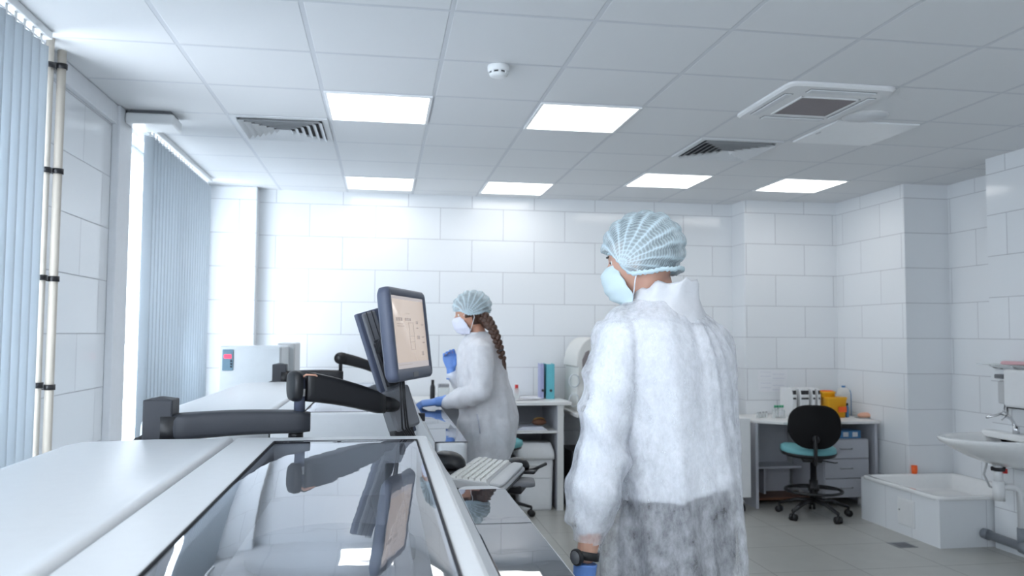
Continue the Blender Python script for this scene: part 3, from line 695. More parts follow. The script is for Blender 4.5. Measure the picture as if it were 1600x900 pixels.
for x in (-.81, -.73):
    for y in (6.9, 7.26): MB().cyl((x, y, 0), .015, .04, 12).build('foot', M['dark'], t)

# ---------------------------------------------------------------- open shelf unit by the back wall
def B(name, m, parent, *a, **k): return MB().box(*a, **k).build(name, M[m], parent)
t = thing('shelf_unit', 'white open shelf cabinet with worktop against the back wall behind the woman', 'cabinet', (1.3, 7.2, 0))
sx0, sx1, sy0, sy1 = .96, 1.60, 6.93, 7.62
B('worktop', 'desktop', t, sx0-.02, sx1+.02, sy0-.03, sy1+.02, .895, .925, bev=.005)
B('side_panel', 'laminate', t, sx1-.10, sx1-.075, sy0, sy1, 0, .895); B('side_panel', 'laminate', t, sx0, sx0+.022, sy0, sy1, 0, .895)
B('post', 'desktop', t, sx1-.098, sx1-.045, sy0-.004, sy0+.02, 0, .895)
B('back_panel', 'laminate', t, sx0, sx1-.08, sy1-.02, sy1, .05, .895)
B('shelf', 'desktop', t, sx0+.02, sx1-.10, sy0+.01, sy1-.02, .655, .675)
t = thing('laboratory_bench', 'long pale worktop behind the woman holding small bottles', 'bench', (.45, 7.2, 0))
B('worktop', 'desktop', t, -.42, .92, 6.95, 7.64, .895, .925, bev=.005)
for x in (-.40, .24, .88): B('leg_panel', 'laminate', t, x, x+.022, 7.0, 7.6, 0, .895)
B('rear_rail', 'laminate', t, -.38, .88, 7.58, 7.60, .6, .895)

def bottle(c, r, h, body, cap, label, name='reagent_bottle', cat='bottle', group=None, capfrac=.2):
    t = thing(name, label, cat, tuple(c), group)
    MB().lathe(c, [(r*.95, 0), (r, .004), (r, h*.62), (r*.6, h*(.78)), (r*.45, h*(1-capfrac))], 20).build('bottle_body', M[body], t)
    MB().lathe(c, [(r*.62, h*(1-capfrac)-.002), (r*.62, h-.003), (r*.5, h)], 20).build('cap', M[cap], t)
    return t
c = P(807, 626, Y=7.2); bottle((c.x, 7.2, .925), .025, .13, 'clear', 'red', 'small bottle with a red top on the shelf unit worktop', capfrac=.5)
c = P(800, 626, Y=7.15); bottle((c.x-.02, 7.15, .925), .02, .08, 'brown', 'dark', 'small brown bottle left of the red topped bottle')
c = P(676, 600, Y=7.3); bottle((c.x, 7.3, .925), .022, .17, 'black', 'black', 'black bottle on the bench left of the woman')
c = P(693, 600, Y=7.3)
t = thing('sample_jar', 'greyish square glass jar with lid on the bench in front of the woman', 'jar', (c.x, 7.3, .925))
B('jar_body', 'clear', t, c.x-.05, c.x+.05, 7.25, 7.35, .925, 1.03, bev=.01); B('lid', 'steel', t, c.x-.048, c.x+.048, 7.252, 7.348, 1.03, 1.06, bev=.006)

# ring binders standing on the shelf unit
def binder(x, y, m, label, ang=0, w=.075):
    T = Matrix.Translation((x, y, .925)) @ rotz(ang)
    t = thing('ring_binder', label, 'binder', (x, y, .925), 'ring binders on the shelf unit')
    MB().box(-w/2, w/2, -.14, -.137, 0, .312, T=T).box(-w/2, -w/2+.003, -.14, .14, 0, .312, T=T).box(w/2-.003, w/2, -.14, .14, 0, .312, T=T).build('cover', M[m], t)
    MB().box(-w/2+.006, w/2-.006, -.125, .13, .004, .300, T=T).build('paper_block', M['paper'], t)
    MB().lathe((0, 0, 0), [(.012, 0), (.012, .003), (.008, .0032)], 20).xf(T @ Matrix.Translation((.005, -.1405, .075)) @ Matrix.Rotation(PI/2, 4, 'X')).build('finger_hole_ring', M['dark'], t)
binder(1.512, 7.36, 'binder', 'turquoise ring binder standing on the shelf unit', -.10)
binder(1.442, 7.38, 'purple', 'lilac folder tucked left of the turquoise binder', -.10, .03)
t = thing('paper_sheets', 'crumpled white papers lying on the shelf unit worktop', 'paper', (1.33, 7.2, .925))
for k in range(4):
    g = []; T = Matrix.Translation((1.22+.03*k, 7.12+.02*k, .927+.004*k)) @ rotz(.3*k-.4)
    rows = [[T @ Vector((-.075+.15*i/8, -.10+.20*j/8, .008*abs(nz(i*.7+k*9, j*.7)))) for i in range(9)] for j in range(9)]
    low = [[p-Vector((0, 0, .001)) for p in r_] for r_ in rows]
    MB().loft(rows, False, False, closed=False, smooth=True).build('sheet', M['paper'], t)
t = thing('magazine_pile', 'pile of papers and magazines inside the open shelf', 'papers', (1.33, 7.1, .675))
for k in range(4): B('magazine', ['paper', 'papergrey', 'paper', 'papergrey'][k], t, 1.14+.02*k, 1.42-.012*k, 6.98, 7.2, .675+.008*k, .683+.008*k)
t = thing('leather_purse', 'small brown rounded purse on the papers inside the open shelf', 'purse', (1.38, 7.08, .707))
MB().ellipsoid((1.37, 7.08, .737), (.065, .045, .031)).build('pouch', M['brown'], t); MB().tube([(1.32, 7.08, .76), (1.35, 7.08, .772), (1.39, 7.08, .772), (1.42, 7.08, .76)], .005, 8).build('zip', M['gold'], t)
t = thing('stapler', 'dark stapler lying on the inner shelf left of the papers', 'stapler', (1.1, 7.04, .675))
MB().prism([(0, 0), (.10, 0), (.10, .02), (.02, .045), (0, .04)], 7.02, 7.055).xf(Matrix.Translation((1.03, 0, .675))).build('jaw', M['midgrey'], t)

t = thing('waste_bin', 'white lidded waste bin standing inside the open shelf unit', 'bin', (1.33, 7.1, 0))
MB().loft([ring((1.325, 7.10, z), a, .15, 0, 48, 9) for z, a in ((.0, .135), (.02, .140), (.43, .152))]).build('bin_body', M['white_rough'], t)
MB().loft([ring((1.325, 7.10, z), a, b_, 0, 48, 9) for z, a, b_ in ((.43, .162, .16), (.455, .165, .163), (.50, .158, .156), (.565, .135, .12))]).build('lid', M['white_rough'], t)
B('seam', 'lightgrey', t, 1.20, 1.45, 6.948, 6.952, .27, .274)

# computer tower on its white stand, and the beige hood instrument right of the shelves
t = thing('computer_tower', 'black computer tower on a white stand beside the open shelf unit', 'computer', (1.70, 7.0, .12))
B('case', 'black', t, 1.625, 1.81, 6.92, 7.35, .12, .50, bev=.008); B('front_bezel', 'midgrey', t, 1.64, 1.795, 6.912, 6.922, .44, .485, bev=.002)
for x, z in ((1.72, .30), (1.72, .22)): MB().cyl((x, 6.912, z), .02, .012, 20, 'y').build('front_knob', M['steel'], t)
t = thing('computer_stand', 'low white plinth under the black computer tower', 'plinth', (1.70, 7.1, 0))
B('plinth', 'white_rough', t, 1.61, 1.83, 6.91, 7.38, 0, .12, bev=.004)
t = thing('side_desk', 'white desk edge behind the man, carrying the beige instrument', 'desk', (2.2, 7.2, 0))
B('desktop', 'desktop', t, 1.64, 2.74, 6.80, 7.64, .80, .83, bev=.004)
for x in (1.86, 2.68): B('leg_panel', 'laminate', t, x, x+.022, 6.85, 7.6, 0, .80)
t = thing('benchtop_instrument', 'tall rounded cream laboratory instrument with a dark window, half hidden by the man', 'instrument', (1.95, 7.2, .83))
o = []
for k in range(13): a = math.radians(180-90*k/12); o.append((1.86+.16*math.cos(a)-.02, 1.22+.26*math.sin(a)))
MB().prism([(1.69, .83), (1.69, 1.0), (1.70, 1.22)]+o+[(2.15, 1.48), (2.15, .83)], 7.0, 7.5).build('hood', M['keycap'], t, .012)
MB().prism([(1.745, 1.10), (1.735, 1.28), (1.765, 1.35), (1.80, 1.37), (1.80, 1.08)], 6.990, 7.001).build('window', M['filter'], t, .002)
for z in (1.10, .93): MB().tube([(1.66+.045*math.cos(a), 6.985, z+.055*math.sin(a)) for a in [2*PI*k/16 for k in range(17)]], .006, 8).build('hose', M['greydoor'], t)

# stool by the shelves
def base_star(t, cx, cy, r, zhub, m='black', casters=True, rot=.2):
    for k in range(5):
        a = rot+2*PI*k/5; d = Vector((math.cos(a), math.sin(a), 0)); e = Vector((cx, cy, 0))+d*r
        lg = MB().tube([Vector((cx, cy, zhub))+d*.02, Vector((cx, cy, zhub-.01))+d*r*.5, Vector((e.x, e.y, .078))], [.030, .026, .020], 12, flat=.6).build('base_leg', M[m], t)
        w = MB()
        sd_ = Vector((-d.y, d.x, 0)); c0 = e+Vector((0, 0, .028))
        for q in (-1, 1): w.tube([c0+sd_*q*.006, c0+sd_*q*.026], .028, 20)
        w.build('caster', M[m], lg); MB().cyl((e.x, e.y, .04), .010, .04, 12).build('caster_stem', M[m], lg)
def stool(cx, cy, label, seat_z, rot, r=.27):
    t = thing('laboratory_stool', label, 'stool', (cx, cy, 0))
    MB().loft([ring((cx, cy, z), a, a, 0, 40) for z, a in ((seat_z, .17), (seat_z+.02, .19), (seat_z+.05, .185), (seat_z+.065, .15))]).build('seat', M['teal'], t)
    MB().loft([ring((cx, cy, z), a, a, 0, 40) for z, a in ((seat_z-.025, .14), (seat_z-.012, .175), (seat_z+.003, .18))]).build('seat_pan', M['black'], t)
    MB().cyl((cx, cy, .10), .022, seat_z-.12, 20).build('gas_column', M['black'], t); base_star(t, cx, cy, r, .13, rot=rot)
stool(.97, 6.70, 'teal topped stool half hidden behind the woman by the shelves', .58, .1)

# ---------------------------------------------------------------- right: desk in the recess
dx0, dx1, dy0, dy1 = 3.16, 4.36, 6.68, 7.36
t = thing('writing_desk', 'white topped desk with grey side panels in the tiled recess', 'desk', (3.7, 7.0, 0))
MB().prism([(dx0, 7.36), (dx0, 6.98), (3.24, 6.84), (3.44, 6.66), (dx1, 6.66), (dx1, 7.36)], .735, .760, 'xy').build('desktop', M['desktop'], t, .004)
sidep = MB().box(3.24, 3.265, 6.78, 7.34, 0, .735).build('side_panel', M['laminate'], t)
B('side_panel', 'laminate', t, 4.325, 4.35, 6.70, 7.34, 0, .735)
B('modesty_panel', 'laminate', t, 3.265, 3.80, 7.29, 7.31, .32, .735); B('lower_panel', 'laminate', t, 3.265, 3.80, 7.25, 7.27, .05, .30)
B('rear_shelf', 'laminate', t, 3.265, 3.80, 7.02, 7.29, .30, .32); B('footboard', 'brown', t, 3.265, 3.86, 6.95, 7.25, .035, .055)
B('inner_panel', 'laminate', t, 3.47, 3.488, 7.10, 7.25, .06, .30)
t = thing('drawer_pedestal', 'grey three drawer pedestal under the right end of the desk', 'drawers', (4.08, 7.0, 0))
qx0, qx1 = 3.85, 4.275
B('carcass', 'laminate', t, qx0, qx1, 6.735, 7.28, .085, .595, bev=.003)
for k in range(3):
    z0 = .09+k*.170; d = B('drawer', 'laminate', t, qx0+.003, qx1-.003, 6.715, 6.735, z0, z0+.162, bev=.002)
    MB().tube([(4.00, 6.716, z0+.085), (4.00, 6.700, z0+.082), (4.11, 6.700, z0+.082), (4.11, 6.716, z0+.085)], .004, 8).build('handle', M['steel'], d)
for x in (qx0+.04, qx1-.04):
    for y in (6.80, 7.2): MB().cyl((x, y, 0), .016, .085, 14, r2=.022).build('foot', M['white_rough'], t)
t = thing('glove_box', 'blue and white glove box on the drawer pedestal under the desktop', 'box', (4.13, 6.85, .595))
bx = B('carton', 'blue', t, 4.03, 4.24, 6.78, 6.92, .595, .665, bev=.003)
B('printed_panel', 'paper', t, 4.07, 4.12, 6.7785, 6.7805, .61, .65); B('printed_panel', 'paper', t, 4.16, 4.21, 6.7785, 6.7805, .61, .65)
t = thing('cable_duct', 'thin grey cable lying along the wall beside the desk', 'cable', (4.38, 6.4, .01))
MB().tube([(4.362, 6.645, .30), (4.366, 6.5, .26), (4.370, 6.38, .28)], .006, 8).build('cable', M['midgrey'], t)

# things on that desk
DZ = .760
def Dk(u, Y=7.05): return P(u, 650, Y=Y).x
racks = [(1232, 'leftmost of the white box files on the desk, black at the top', .045), (1248, 'wide white box file with a broad black label, second on the desk', .085), (1262, 'narrow white box file, third on the desk', .035), (1270, 'rightmost narrow white box file beside the yellow container', .028)]
for u, lab, w in racks:
    x = P(u, 630, Y=7.12).x; t = thing('box_file', lab, 'box file', (x, 7.12, DZ), 'white box files on the desk')
    MB().prism([(7.02, DZ), (7.00, DZ+.20), (7.03, DZ+.262), (7.24, DZ+.262), (7.24, DZ)], x-w/2, x+w/2, 'yz').build('box', M['white_rough'], t, .003)
    MB().box(x-w/2+.007, x+w/2-.007, 7.004, 7.012, DZ+.170, DZ+.245).xf(Matrix.Translation((0, 0, 0))).build('black_label', M['dark'], t, 0)
    MB().loft([[Vector((x-w/2+.007, 6.998+q, DZ+.165)), Vector((x+w/2-.007, 6.998+q, DZ+.165)), Vector((x+w/2-.007, 7.021+q, DZ+.243)), Vector((x-w/2+.007, 7.021+q, DZ+.243))] for q in (-.001, .006)], smooth=False).build('finger_slot', M['dark'], t)
t = thing('sharps_container', 'yellow sharps container with an orange rimmed lid behind the chair', 'container', (4.02, 7.02, DZ))
yx0, yx1 = P(1289, 650, Y=7.0).x, P(1321, 650, Y=7.0).x
MB().loft([ring(((yx0+yx1)/2, 7.03, z), (yx1-yx0)/2-i, .085-i, 0, 48, 7) for z, i in ((DZ, .016), (DZ+.165, .004), (DZ+.168, 0), (DZ+.185, 0))]).build('tub', M['yellow'], t)
MB().loft([ring(((yx0+yx1)/2-.055, 7.05, z), a, a*.8, 0, 36, 3) for z, a in ((DZ+.185, .072), (DZ+.215, .070), (DZ+.218, .078), (DZ+.235, .076))]).build('lid', M['yellow'], t)
MB().tube([((yx0+yx1)/2-.055+.06*math.cos(a), 7.05+.048*math.sin(a), DZ+.236) for a in [2*PI*k/24 for k in range(25)]], .006, 8).build('lid_rim', M['orange'], t)
B('side_label', 'orange', t, yx1-.10, yx1-.02, 6.944, 6.950, DZ+.05, DZ+.10)
t = thing('disinfectant_canister', 'cream and blue disinfectant canister behind the yellow container', 'canister', (4.12, 7.19, DZ))
cxx = P(1318, 620, Y=7.2).x
MB().loft([ring((cxx, 7.20, z), .062*s_, .05*s_, 0, 36, 3.5) for z, s_ in ((DZ, .95), (DZ+.02, 1), (DZ+.20, 1), (DZ+.245, .7), (DZ+.26, .35))]).build('canister_body', M['keycap'], t)
MB().loft([ring((cxx+.058, 7.20, z), .024*s_, .045*s_, 0, 24, 4) for z, s_ in ((DZ, .95), (DZ+.02, 1), (DZ+.20, 1), (DZ+.235, .6))]).build('blue_side', M['blue'], t)
MB().cyl((cxx, 7.20, DZ+.258), .018, .018, 16).build('cap', M['blue'], t)
t = thing('spray_flask', 'dark blue flask standing just right of the yellow container', 'bottle', (4.19, 7.0, DZ)); 
MB().lathe((P(1323.5, 640, Y=7.0).x, 7.0, DZ), [(.014, 0), (.015, .01), (.015, .09), (.008, .11)], 16).build('flask', M['blue'], t); MB().lathe((P(1323.5, 640, Y=7.0).x, 7.0, DZ), [(.010, .108), (.010, .128), (.006, .13)], 16).build('cap', M['dark'], t)
# tube rack with green caps, loose tubes
x = P(1217, 640, Y=7.0).x
t = thing('test_tube_rack', 'clear test tube rack with green topped tubes on the desk', 'tube rack', (x, 7.0, DZ))
B('rack_base', 'clear', t, x-.05, x+.05, 6.97, 7.03, DZ, DZ+.010); B('rack_top', 'clear', t, x-.05, x+.05, 6.97, 7.03, DZ+.07, DZ+.076)
for q in (-.048, .044): B('rack_end', 'clear', t, x+q, x+q+.004, 6.97, 7.03, DZ+.01, DZ+.07)
for k in range(4): tb = MB().lathe((x-.036+.024*k, 7.0, DZ+.010), [(.006, 0), (.008, .006), (.008, .085)], 12).build('tube', M['paper' if k > 1 else 'clear'], t); MB().lathe((x-.036+.024*k, 7.0, DZ+.01), [(.010, .083), (.010, .103), (.008, .105)], 12).build('green_cap', M['green'], tb)
for k, (u, q) in enumerate(((1186, 0), (1191, .02), (1197, .035), (1203, .05))):
    x = P(u, 648, Y=6.98).x; t = thing('glass_vial', 'small clear glass vial with a grey stopper, number from the wall side of the desk edge'.replace('number from the wall side of the desk edge', ['nearest the man', 'second from the man', 'third from the man', 'nearest the green topped tubes'][k]), 'vial', (x, 7.0+q, DZ), 'glass vials on the desk')
    MB().lathe((x, 7.0+q, DZ), [(.012, 0), (.013, .003), (.013, .035), (.008, .042)], 16).build('vial_body', M['clear'], t); MB().lathe((x, 7.0+q, DZ), [(.009, .041), (.009, .052), (.006, .053)], 16).build('stopper', M['steel'], t)
x = P(1352, 655, Y=6.9).x
t = thing('cotton_pad_pack', 'peach coloured soft pack at the right end of the desk', 'pack', (x, 6.9, DZ))
MB().ellipsoid((x, 6.9, DZ+.026), (.072, .05, .026)).build('soft_wad', M['pink'], t); MB().box(x-.078, x+.078, 6.852, 6.948, DZ, DZ+.008, .004).build('wrapper', M['clear'], t)
x = P(1344, 648, Y=7.15).x
t = thing('plastic_tray', 'pale blue shallow tray by the tiled wall on the desk', 'tray', (x, 7.15, DZ))
MB().loft([ring((x, 7.12, z), .085*s_, .07*s_, 0, 32, 6) for z, s_ in ((DZ, .85), (DZ+.035, 1), (DZ+.037, .96), (DZ+.008, .80))], True, True).build('tray', M['clear'], t)
MB().box(x-.08, x+.08, 7.05, 7.19, DZ+.036, DZ+.042, .002).build('tray_lid', M['purple'], t)
# notices on the recess wall
for k, (u0, v0, u1, v1, lab) in enumerate([(1184, 578, 1230, 594, 'upper wide sheet of paper taped above the desk'), (1185, 595, 1229, 612, 'lower printed sheet of paper taped above the desk')]):
    a, b_ = P(u0, v0, Y=7.368), P(u1, v1, Y=7.368)
    t = thing('wall_notice', lab, 'notice', ((a.x+b_.x)/2, 7.369, (a.z+b_.z)/2), 'notices above the desk')
    MB().box(a.x, b_.x, 7.3665, 7.3695, b_.z, a.z).build('sheet', M['paper'], t)
    l = MB()
    for q in range(4): l.box(a.x+(b_.x-a.x)*(.5 if q % 2 else .08), a.x+(b_.x-a.x)*(.92 if q % 2 else .45), 7.3655, 7.3668, a.z-(a.z-b_.z)*(.2+.2*q)-.003, a.z-(a.z-b_.z)*(.2+.2*q))
    l.build('printed_lines', M['papergrey'], t)

# operator chair
cx, cy = 3.59, 6.44
t = thing('office_chair', 'black operator chair with teal seat and foot ring, at the desk', 'chair', (cx, cy, 0))
sz = .505
def seat_ring(z, s_, off=0): return [Vector((p.x, p.y, z + off + .012*((p.x-cx)/.2)**2)) for p in ring((cx-.035, cy+.07, 0), .225*s_, .22*s_, 0, 48, 2.8)]
MB().loft([seat_ring(sz, .93), seat_ring(sz+.015, 1), seat_ring(sz+.045, .99), seat_ring(sz+.062, .88), seat_ring(sz+.068, .5)]).build('seat', M['teal'], t)
MB().loft([seat_ring(sz-.022, .80), seat_ring(sz-.012, .97), seat_ring(sz+.012, 1.02), seat_ring(sz+.018, .97)]).build('seat_shell', M['black'], t)
bo = []
BW, BH = .225, .36; z0b = .577
def back_outline(s_, yy):
    o = []; n = 48
    for k in range(n):
        a = 2*PI*k/n; ct, st = math.cos(a), math.sin(a); u = math.copysign(abs(ct)**.62, ct); v = math.copysign(abs(st)**.62, st)
        wid = BW*(.93+.0*v) * (1.0 if v > -.2 else 1-.28*(-v-.2)**1.3*1.1) * (1-.14*max(0, v)**2)
        o.append(Vector((cx+wid*u*s_, yy-.02*(u*u)*0 + .035*(u*u), z0b+BH/2+BH/2*v*s_)))
    return o
MB().loft([back_outline(.92, cy-.195), back_outline(1, cy-.18), back_outline(1, cy-.165), back_outline(.96, cy-.15)]).build('backrest_shell', M['blackmatte'], t)
MB().loft([back_outline(.95, cy-.152), back_outline(.95, cy-.13), back_outline(.80, cy-.115)]).build('backrest_cushion', M['teal'], t)
MB().lathe((0, 0, 0), [(.03, 0), (.03, .03), (.022, .034)], 24).xf(Matrix.Translation((cx+.005, cy-.19, .66)) @ Matrix.Rotation(PI/2, 4, 'X')).build('back_knob', M['black'], t)
MB().tube([(cx, cy-.205, .69), (cx, cy-.210, .58), (cx, cy-.20, .47), (cx, cy-.10, .462), (cx, cy+.0, .468)], [.036, .04, .034, .030, .030], 14, flat=.4).build('back_support', M['black'], t)
B('mechanism', 'black', t, cx-.09, cx+.07, cy-.06, cy+.16, .45, .488, bev=.01)
MB().tube([(cx+.05, cy, .465), (cx+.17, cy-.02, .45), (cx+.19, cy-.02, .455)], .005, 8).build('height_lever', M['black'], t)
MB().lathe((cx, cy, 0), [(.034, .12), (.034, .30), (.026, .30), (.026, .46)], 24).build('gas_column', M['black'], t)
rr_ = MB().tube([(cx+.225*math.cos(a), cy+.225*math.sin(a), .215) for a in [2*PI*k/48 for k in range(49)]], .0125, 12)
for k in range(3): a = .4+2*PI*k/3; rr_.tube([(cx+.03*math.cos(a), cy+.03*math.sin(a), .235), (cx+.22*math.cos(a), cy+.22*math.sin(a), .215)], .009, 8)
rr_.cyl((cx, cy, .21), .045, .05, 24); rr_.build('foot_ring', M['black'], t)
base_star(t, cx, cy, .29, .135, rot=-.98); t.rotation_euler.z = math.radians(-24)

# ---------------------------------------------------------------- shower tray in the alcove
tx0, tx1, ty0, ty1, tz = 3.93, 4.80, 5.335, 6.31, .355
t = thing('raised_shower_tray', 'tiled white raised washing tray with an access door, in the right alcove', 'shower tray', (4.3, 5.8, 0))
M['tile_tray_y'] = grid_mat('tiles_tray_side', 1, 2, .32, .6, 5.62, -.1, .004, (.80, .825, .85), (.50, .51, .54), .2, 0)
M['tile_tray_x'] = grid_mat('tiles_tray_end', 0, 2, .6, .6, 4.215, -.1, .004, (.80, .825, .85), (.50, .51, .54), .2, 0)
MB().box(tx0+.012, tx0+.03, ty0+.012, ty1, 0, tz-.012).build('side_panel', M['tile_tray_y'], t)
MB().box(tx0+.0125, XR+.05 if False else tx1-.001, ty0+.011, ty0+.03, 0, tz-.012).build('end_panel', M['tile_tray_x'], t)
rm = MB()
rim = [ring(((tx0+tx1)/2, (ty0+ty1)/2, z), (tx1-tx0)/2-i, (ty1-ty0)/2-i, 0, 64, 14) for z, i in ((tz-.022, .004), (tz-.018, 0), (tz, 0), (tz+.006, .006), (tz+.006, .040), (tz-.01, .055), (tz-.10, .085), (tz-.115, .12))]
rm.loft(rim, False, True); rm.build('basin', M['ceramic'], t)
ya, yb = P(1401, 780, X=tx0).y, P(1427, 780, X=tx0).y
dr = MB().box(tx0+.004, tx0+.012, yb, ya, .075, .275, .003).build('access_door', M['white'], t)
MB().box(tx0+.001, tx0+.005, yb+.012, ya-.012, .087, .263, .002).build('door_leaf', M['white_rough'], dr); MB().lathe((0, 0, 0), [(.006, 0), (.006, .004)], 12).xf(Matrix.Translation((tx0+.001, ya-.03, .185)) @ Matrix.Rotation(-PI/2, 4, 'Y')).build('lock', M['steel'], dr)
MB().lathe((4.5, 5.7, tz-.1145), [(.03, 0), (.03, .004), (.02, .005)], 24).build('drain_cap', M['chrome'], t)
c = P(1429, 745, Z=tz+.006)
t = thing('orange_cup', 'small orange plastic cup standing on the rim of the tiled tray', 'cup', (4.155, 6.285, tz+.006))
cp_ = Vector((P(1429, 745, Y=6.285).x, 6.285, tz+.006)); t.location = cp_
MB().lathe(cp_, [(.019, 0), (.022, .01), (.024, .068), (.021, .068), (.018, .012)], 24).build('cup_body', M['orange'], t)
MB().tube([cp_+Vector((.0, -.023, .055)), cp_+Vector((0, -.038, .048)), cp_+Vector((0, -.036, .028)), cp_+Vector((0, -.020, .02))], .003, 8).build('cup_handle', M['orange'], t)
# floor drain
t = thing('floor_drain', 'square metal floor drain in front of the tiled tray', 'floor drain', (3.73, 5.47, 0))
B('drain_frame', 'steel', t, 3.66, 3.81, 5.40, 5.55, 0, .003)
g = MB()
for k in range(7): g.box(3.675, 3.795, 5.413+k*.018, 5.421+k*.018, .003, .0045)
g.build('drain_grate', M['midgrey'], t)

# ---------------------------------------------------------------- wash basin on the right wall
sy, sz = 5.005, .825
t = thing('wash_basin', 'white ceramic wash basin on the right wall above the grey drain pipe', 'sink', (4.1, sy, 0))
def brow(z, ext, hw, pw=2.3):      # D-shaped ring, flat at the wall
    o = []
    for k in range(48):
        a = PI/2+PI*k/47
        ct, st = math.cos(a), math.sin(a)
        o.append(Vector((XR+ext*math.copysign(abs(ct)**(2/pw), ct), sy+hw*math.copysign(abs(st)**(2/pw), st), z)))
    return o
dip = lambda r_, k: [Vector((p.x, p.y, p.z-k*((XR-p.x)/.6)**2*0)) for p in r_]
outer = [brow(sz-.20, .20, .10), brow(sz-.185, .27, .15), brow(sz-.13, .42, .23), brow(sz-.07, .54, .285), brow(sz-.03, .605, .31), brow(sz-.008, .62, .315), brow(sz, .612, .31)]
inner = [brow(sz, .575, .285), brow(sz-.02, .55, .27), brow(sz-.07, .47, .22), brow(sz-.11, .36, .15), brow(sz-.125, .24, .08)]
MB().loft(outer+inner).build('bowl', M['ceramic'], t)
MB().box(XR-.11, XR, sy-.30, sy+.30, sz-.03, sz+.02, .015, 3).build('back_ledge', M['ceramic'], t)
MB().cyl((4.12, sy-.02, sz-.30), .028, .11, 24).build('drain_stub', M['white_rough'], t)
MB().cyl((4.12, sy-.02, sz-.42), .036, .13, 24, r2=.038).build('bottle_trap', M['white_rough'], t)
MB().cyl((4.12, sy-.02, sz-.22), .045, .022, 24).build('strainer_nut', M['dark'], t)
MB().tube([(4.13, sy-.02, sz-.33), (4.22, sy-.03, sz-.33), (4.27, sy-.03, sz-.36), (4.28, sy-.03, .12)], .022, 14).build('waste_pipe', M['white_rough'], t)
MB().cyl((4.15, sy-.045, sz-.235), .016, .03, 14).build('red_ring', M['red'], t)
MB().tube([(4.20, sy+.17, sz-.17), (4.18, sy+.19, sz-.28), (4.24, sy+.21, sz-.37), (4.35, sy+.23, sz-.40)], .008, 10).build('flexible_hose', M['lightgrey'], t)
# tap
t = thing('wall_tap', 'thin chrome tap rising behind the wash basin', 'tap', (4.30, sy, sz))
MB().cyl((4.30, sy+.02, sz+.02), .022, .05, 20).build('tap_body', M['chrome'], t)
MB().tube([(4.30, sy+.02, sz+.06), (4.27, sy+.03, sz+.12), (4.20, sy+.04, sz+.15), (4.10, sy+.05, sz+.13)], .009, 12).build('spout', M['chrome'], t)
MB().tube([(4.30, sy+.02, sz+.07), (4.31, sy+.07, sz+.12), (4.32, sy+.16, sz+.165)], [.007, .006, .005], 10).build('lever', M['chrome'], t)
# glass shelf with pink soap and wall dispensers
t = thing('glass_wall_shelf', 'small glass shelf on chrome hooks above the basin', 'shelf', (4.3, 5.1, 1.31))
MB().box(4.22, 4.355, 4.78, 5.29, 1.308, 1.315, .002).build('shelf_plate', M['clear'], t)
MB().tube([(4.355, 5.20, 1.28), (4.30, 5.20, 1.285), (4.25, 5.20, 1.305)], .005, 8).build('bracket', M['chrome'], t); MB().tube([(4.355, 5.0, 1.28), (4.30, 5.0, 1.285), (4.25, 5.0, 1.305)], .005, 8).build('bracket', M['chrome'], t)
t = thing('soap_bar', 'pink bar of soap lying on the glass shelf', 'soap', (4.29, 5.02, 1.315))
MB().loft([ring((4.29, 5.02, z), .04*s_, .10*s_, 0, 32, 3) for z, s_ in ((1.315, .9), (1.321, 1), (1.332, 1), (1.339, .85))]).build('soap', M['pinkp'], t)
yd = 5.12
t = thing('soap_dispenser', 'clear elbow soap dispenser with a dark pump under the glass shelf', 'dispenser', (4.30, yd, 1.05))
MB().box(4.27, 4.35, yd-.035, yd+.035, 1.04, 1.20, .012, 3).build('reservoir', M['lightgrey'], t)
MB().box(4.25, 4.355, yd-.04, yd+.04, 1.215, 1.245, .006).build('pump_head', M['midgrey'], t); MB().box(4.33, 4.358, yd-.03, yd+.03, 1.0, 1.24, .003).build('wall_plate', M['white_rough'], t)
MB().tube([(4.30, yd, 1.04), (4.29, yd, .99), (4.22, yd-.02, .97)], .006, 8).build('outlet', M['chrome'], t); MB().tube([(4.30, yd-.02, 1.02), (4.24, yd-.09, .975), (4.14, yd-.16, .95)], .007, 8).build('elbow_lever', M['chrome'], t)
t = thing('towel_dispenser', 'white paper towel dispenser right of the soap dispenser', 'dispenser', (4.28, 4.90, 1.0))
MB().box(4.20, 4.358, 4.78, 5.02, 1.03, 1.285, .02, 4).build('housing', M['white_rough'], t); MB().box(4.22, 4.33, 4.80, 5.0, 1.022, 1.032, .002).build('slot', M['dark'], t)
# grey drain pipe along the foot of the wall
t = thing('drain_pipe', 'grey plastic drain pipe running along the wall under the basin', 'pipe', (4.27, 4.9, .09))
MB().tube([(4.27, 5.30, .105), (4.27, 3.6, .065)], .030, 24).build('long_pipe', M['greypipe'], t)
MB().cyl((4.27, 5.27, .104), .037, .05, 24, 'y').build('end_collar', M['greypipe'], t); MB().cyl((4.27, 4.90, .095), .040, .07, 24, 'y').build('coupling', M['greypipe'], t)
MB().tube([(4.28, sy-.035, .10), (4.28, sy-.035, .22)], .035, 20).build('tee_branch', M['greypipe'], t); MB().box(4.255, 4.285, 4.86, 4.90, 0, .07, .004).build('pipe_support', M['greypipe'], t)
# trolley leg glimpsed between the man and the desk
t = thing('instrument_trolley', 'white trolley corner with a chrome caster seen beside the man', 'trolley', (3.05, 6.75, 0))
B('trolley_body', 'white_rough', t, 2.80, 3.12, 6.62, 6.95, .13, .80, bev=.006)
for x in (2.85, 3.07):
    for y in (6.68, 6.90): c_ = MB().cyl((x, y, .05), .014, .085, 12).build('caster_stem', M['chrome'], t); MB().tube([(x-.012, y, .03), (x+.012, y, .03)], .03, 20).build('caster_wheel', M['dark'], c_)

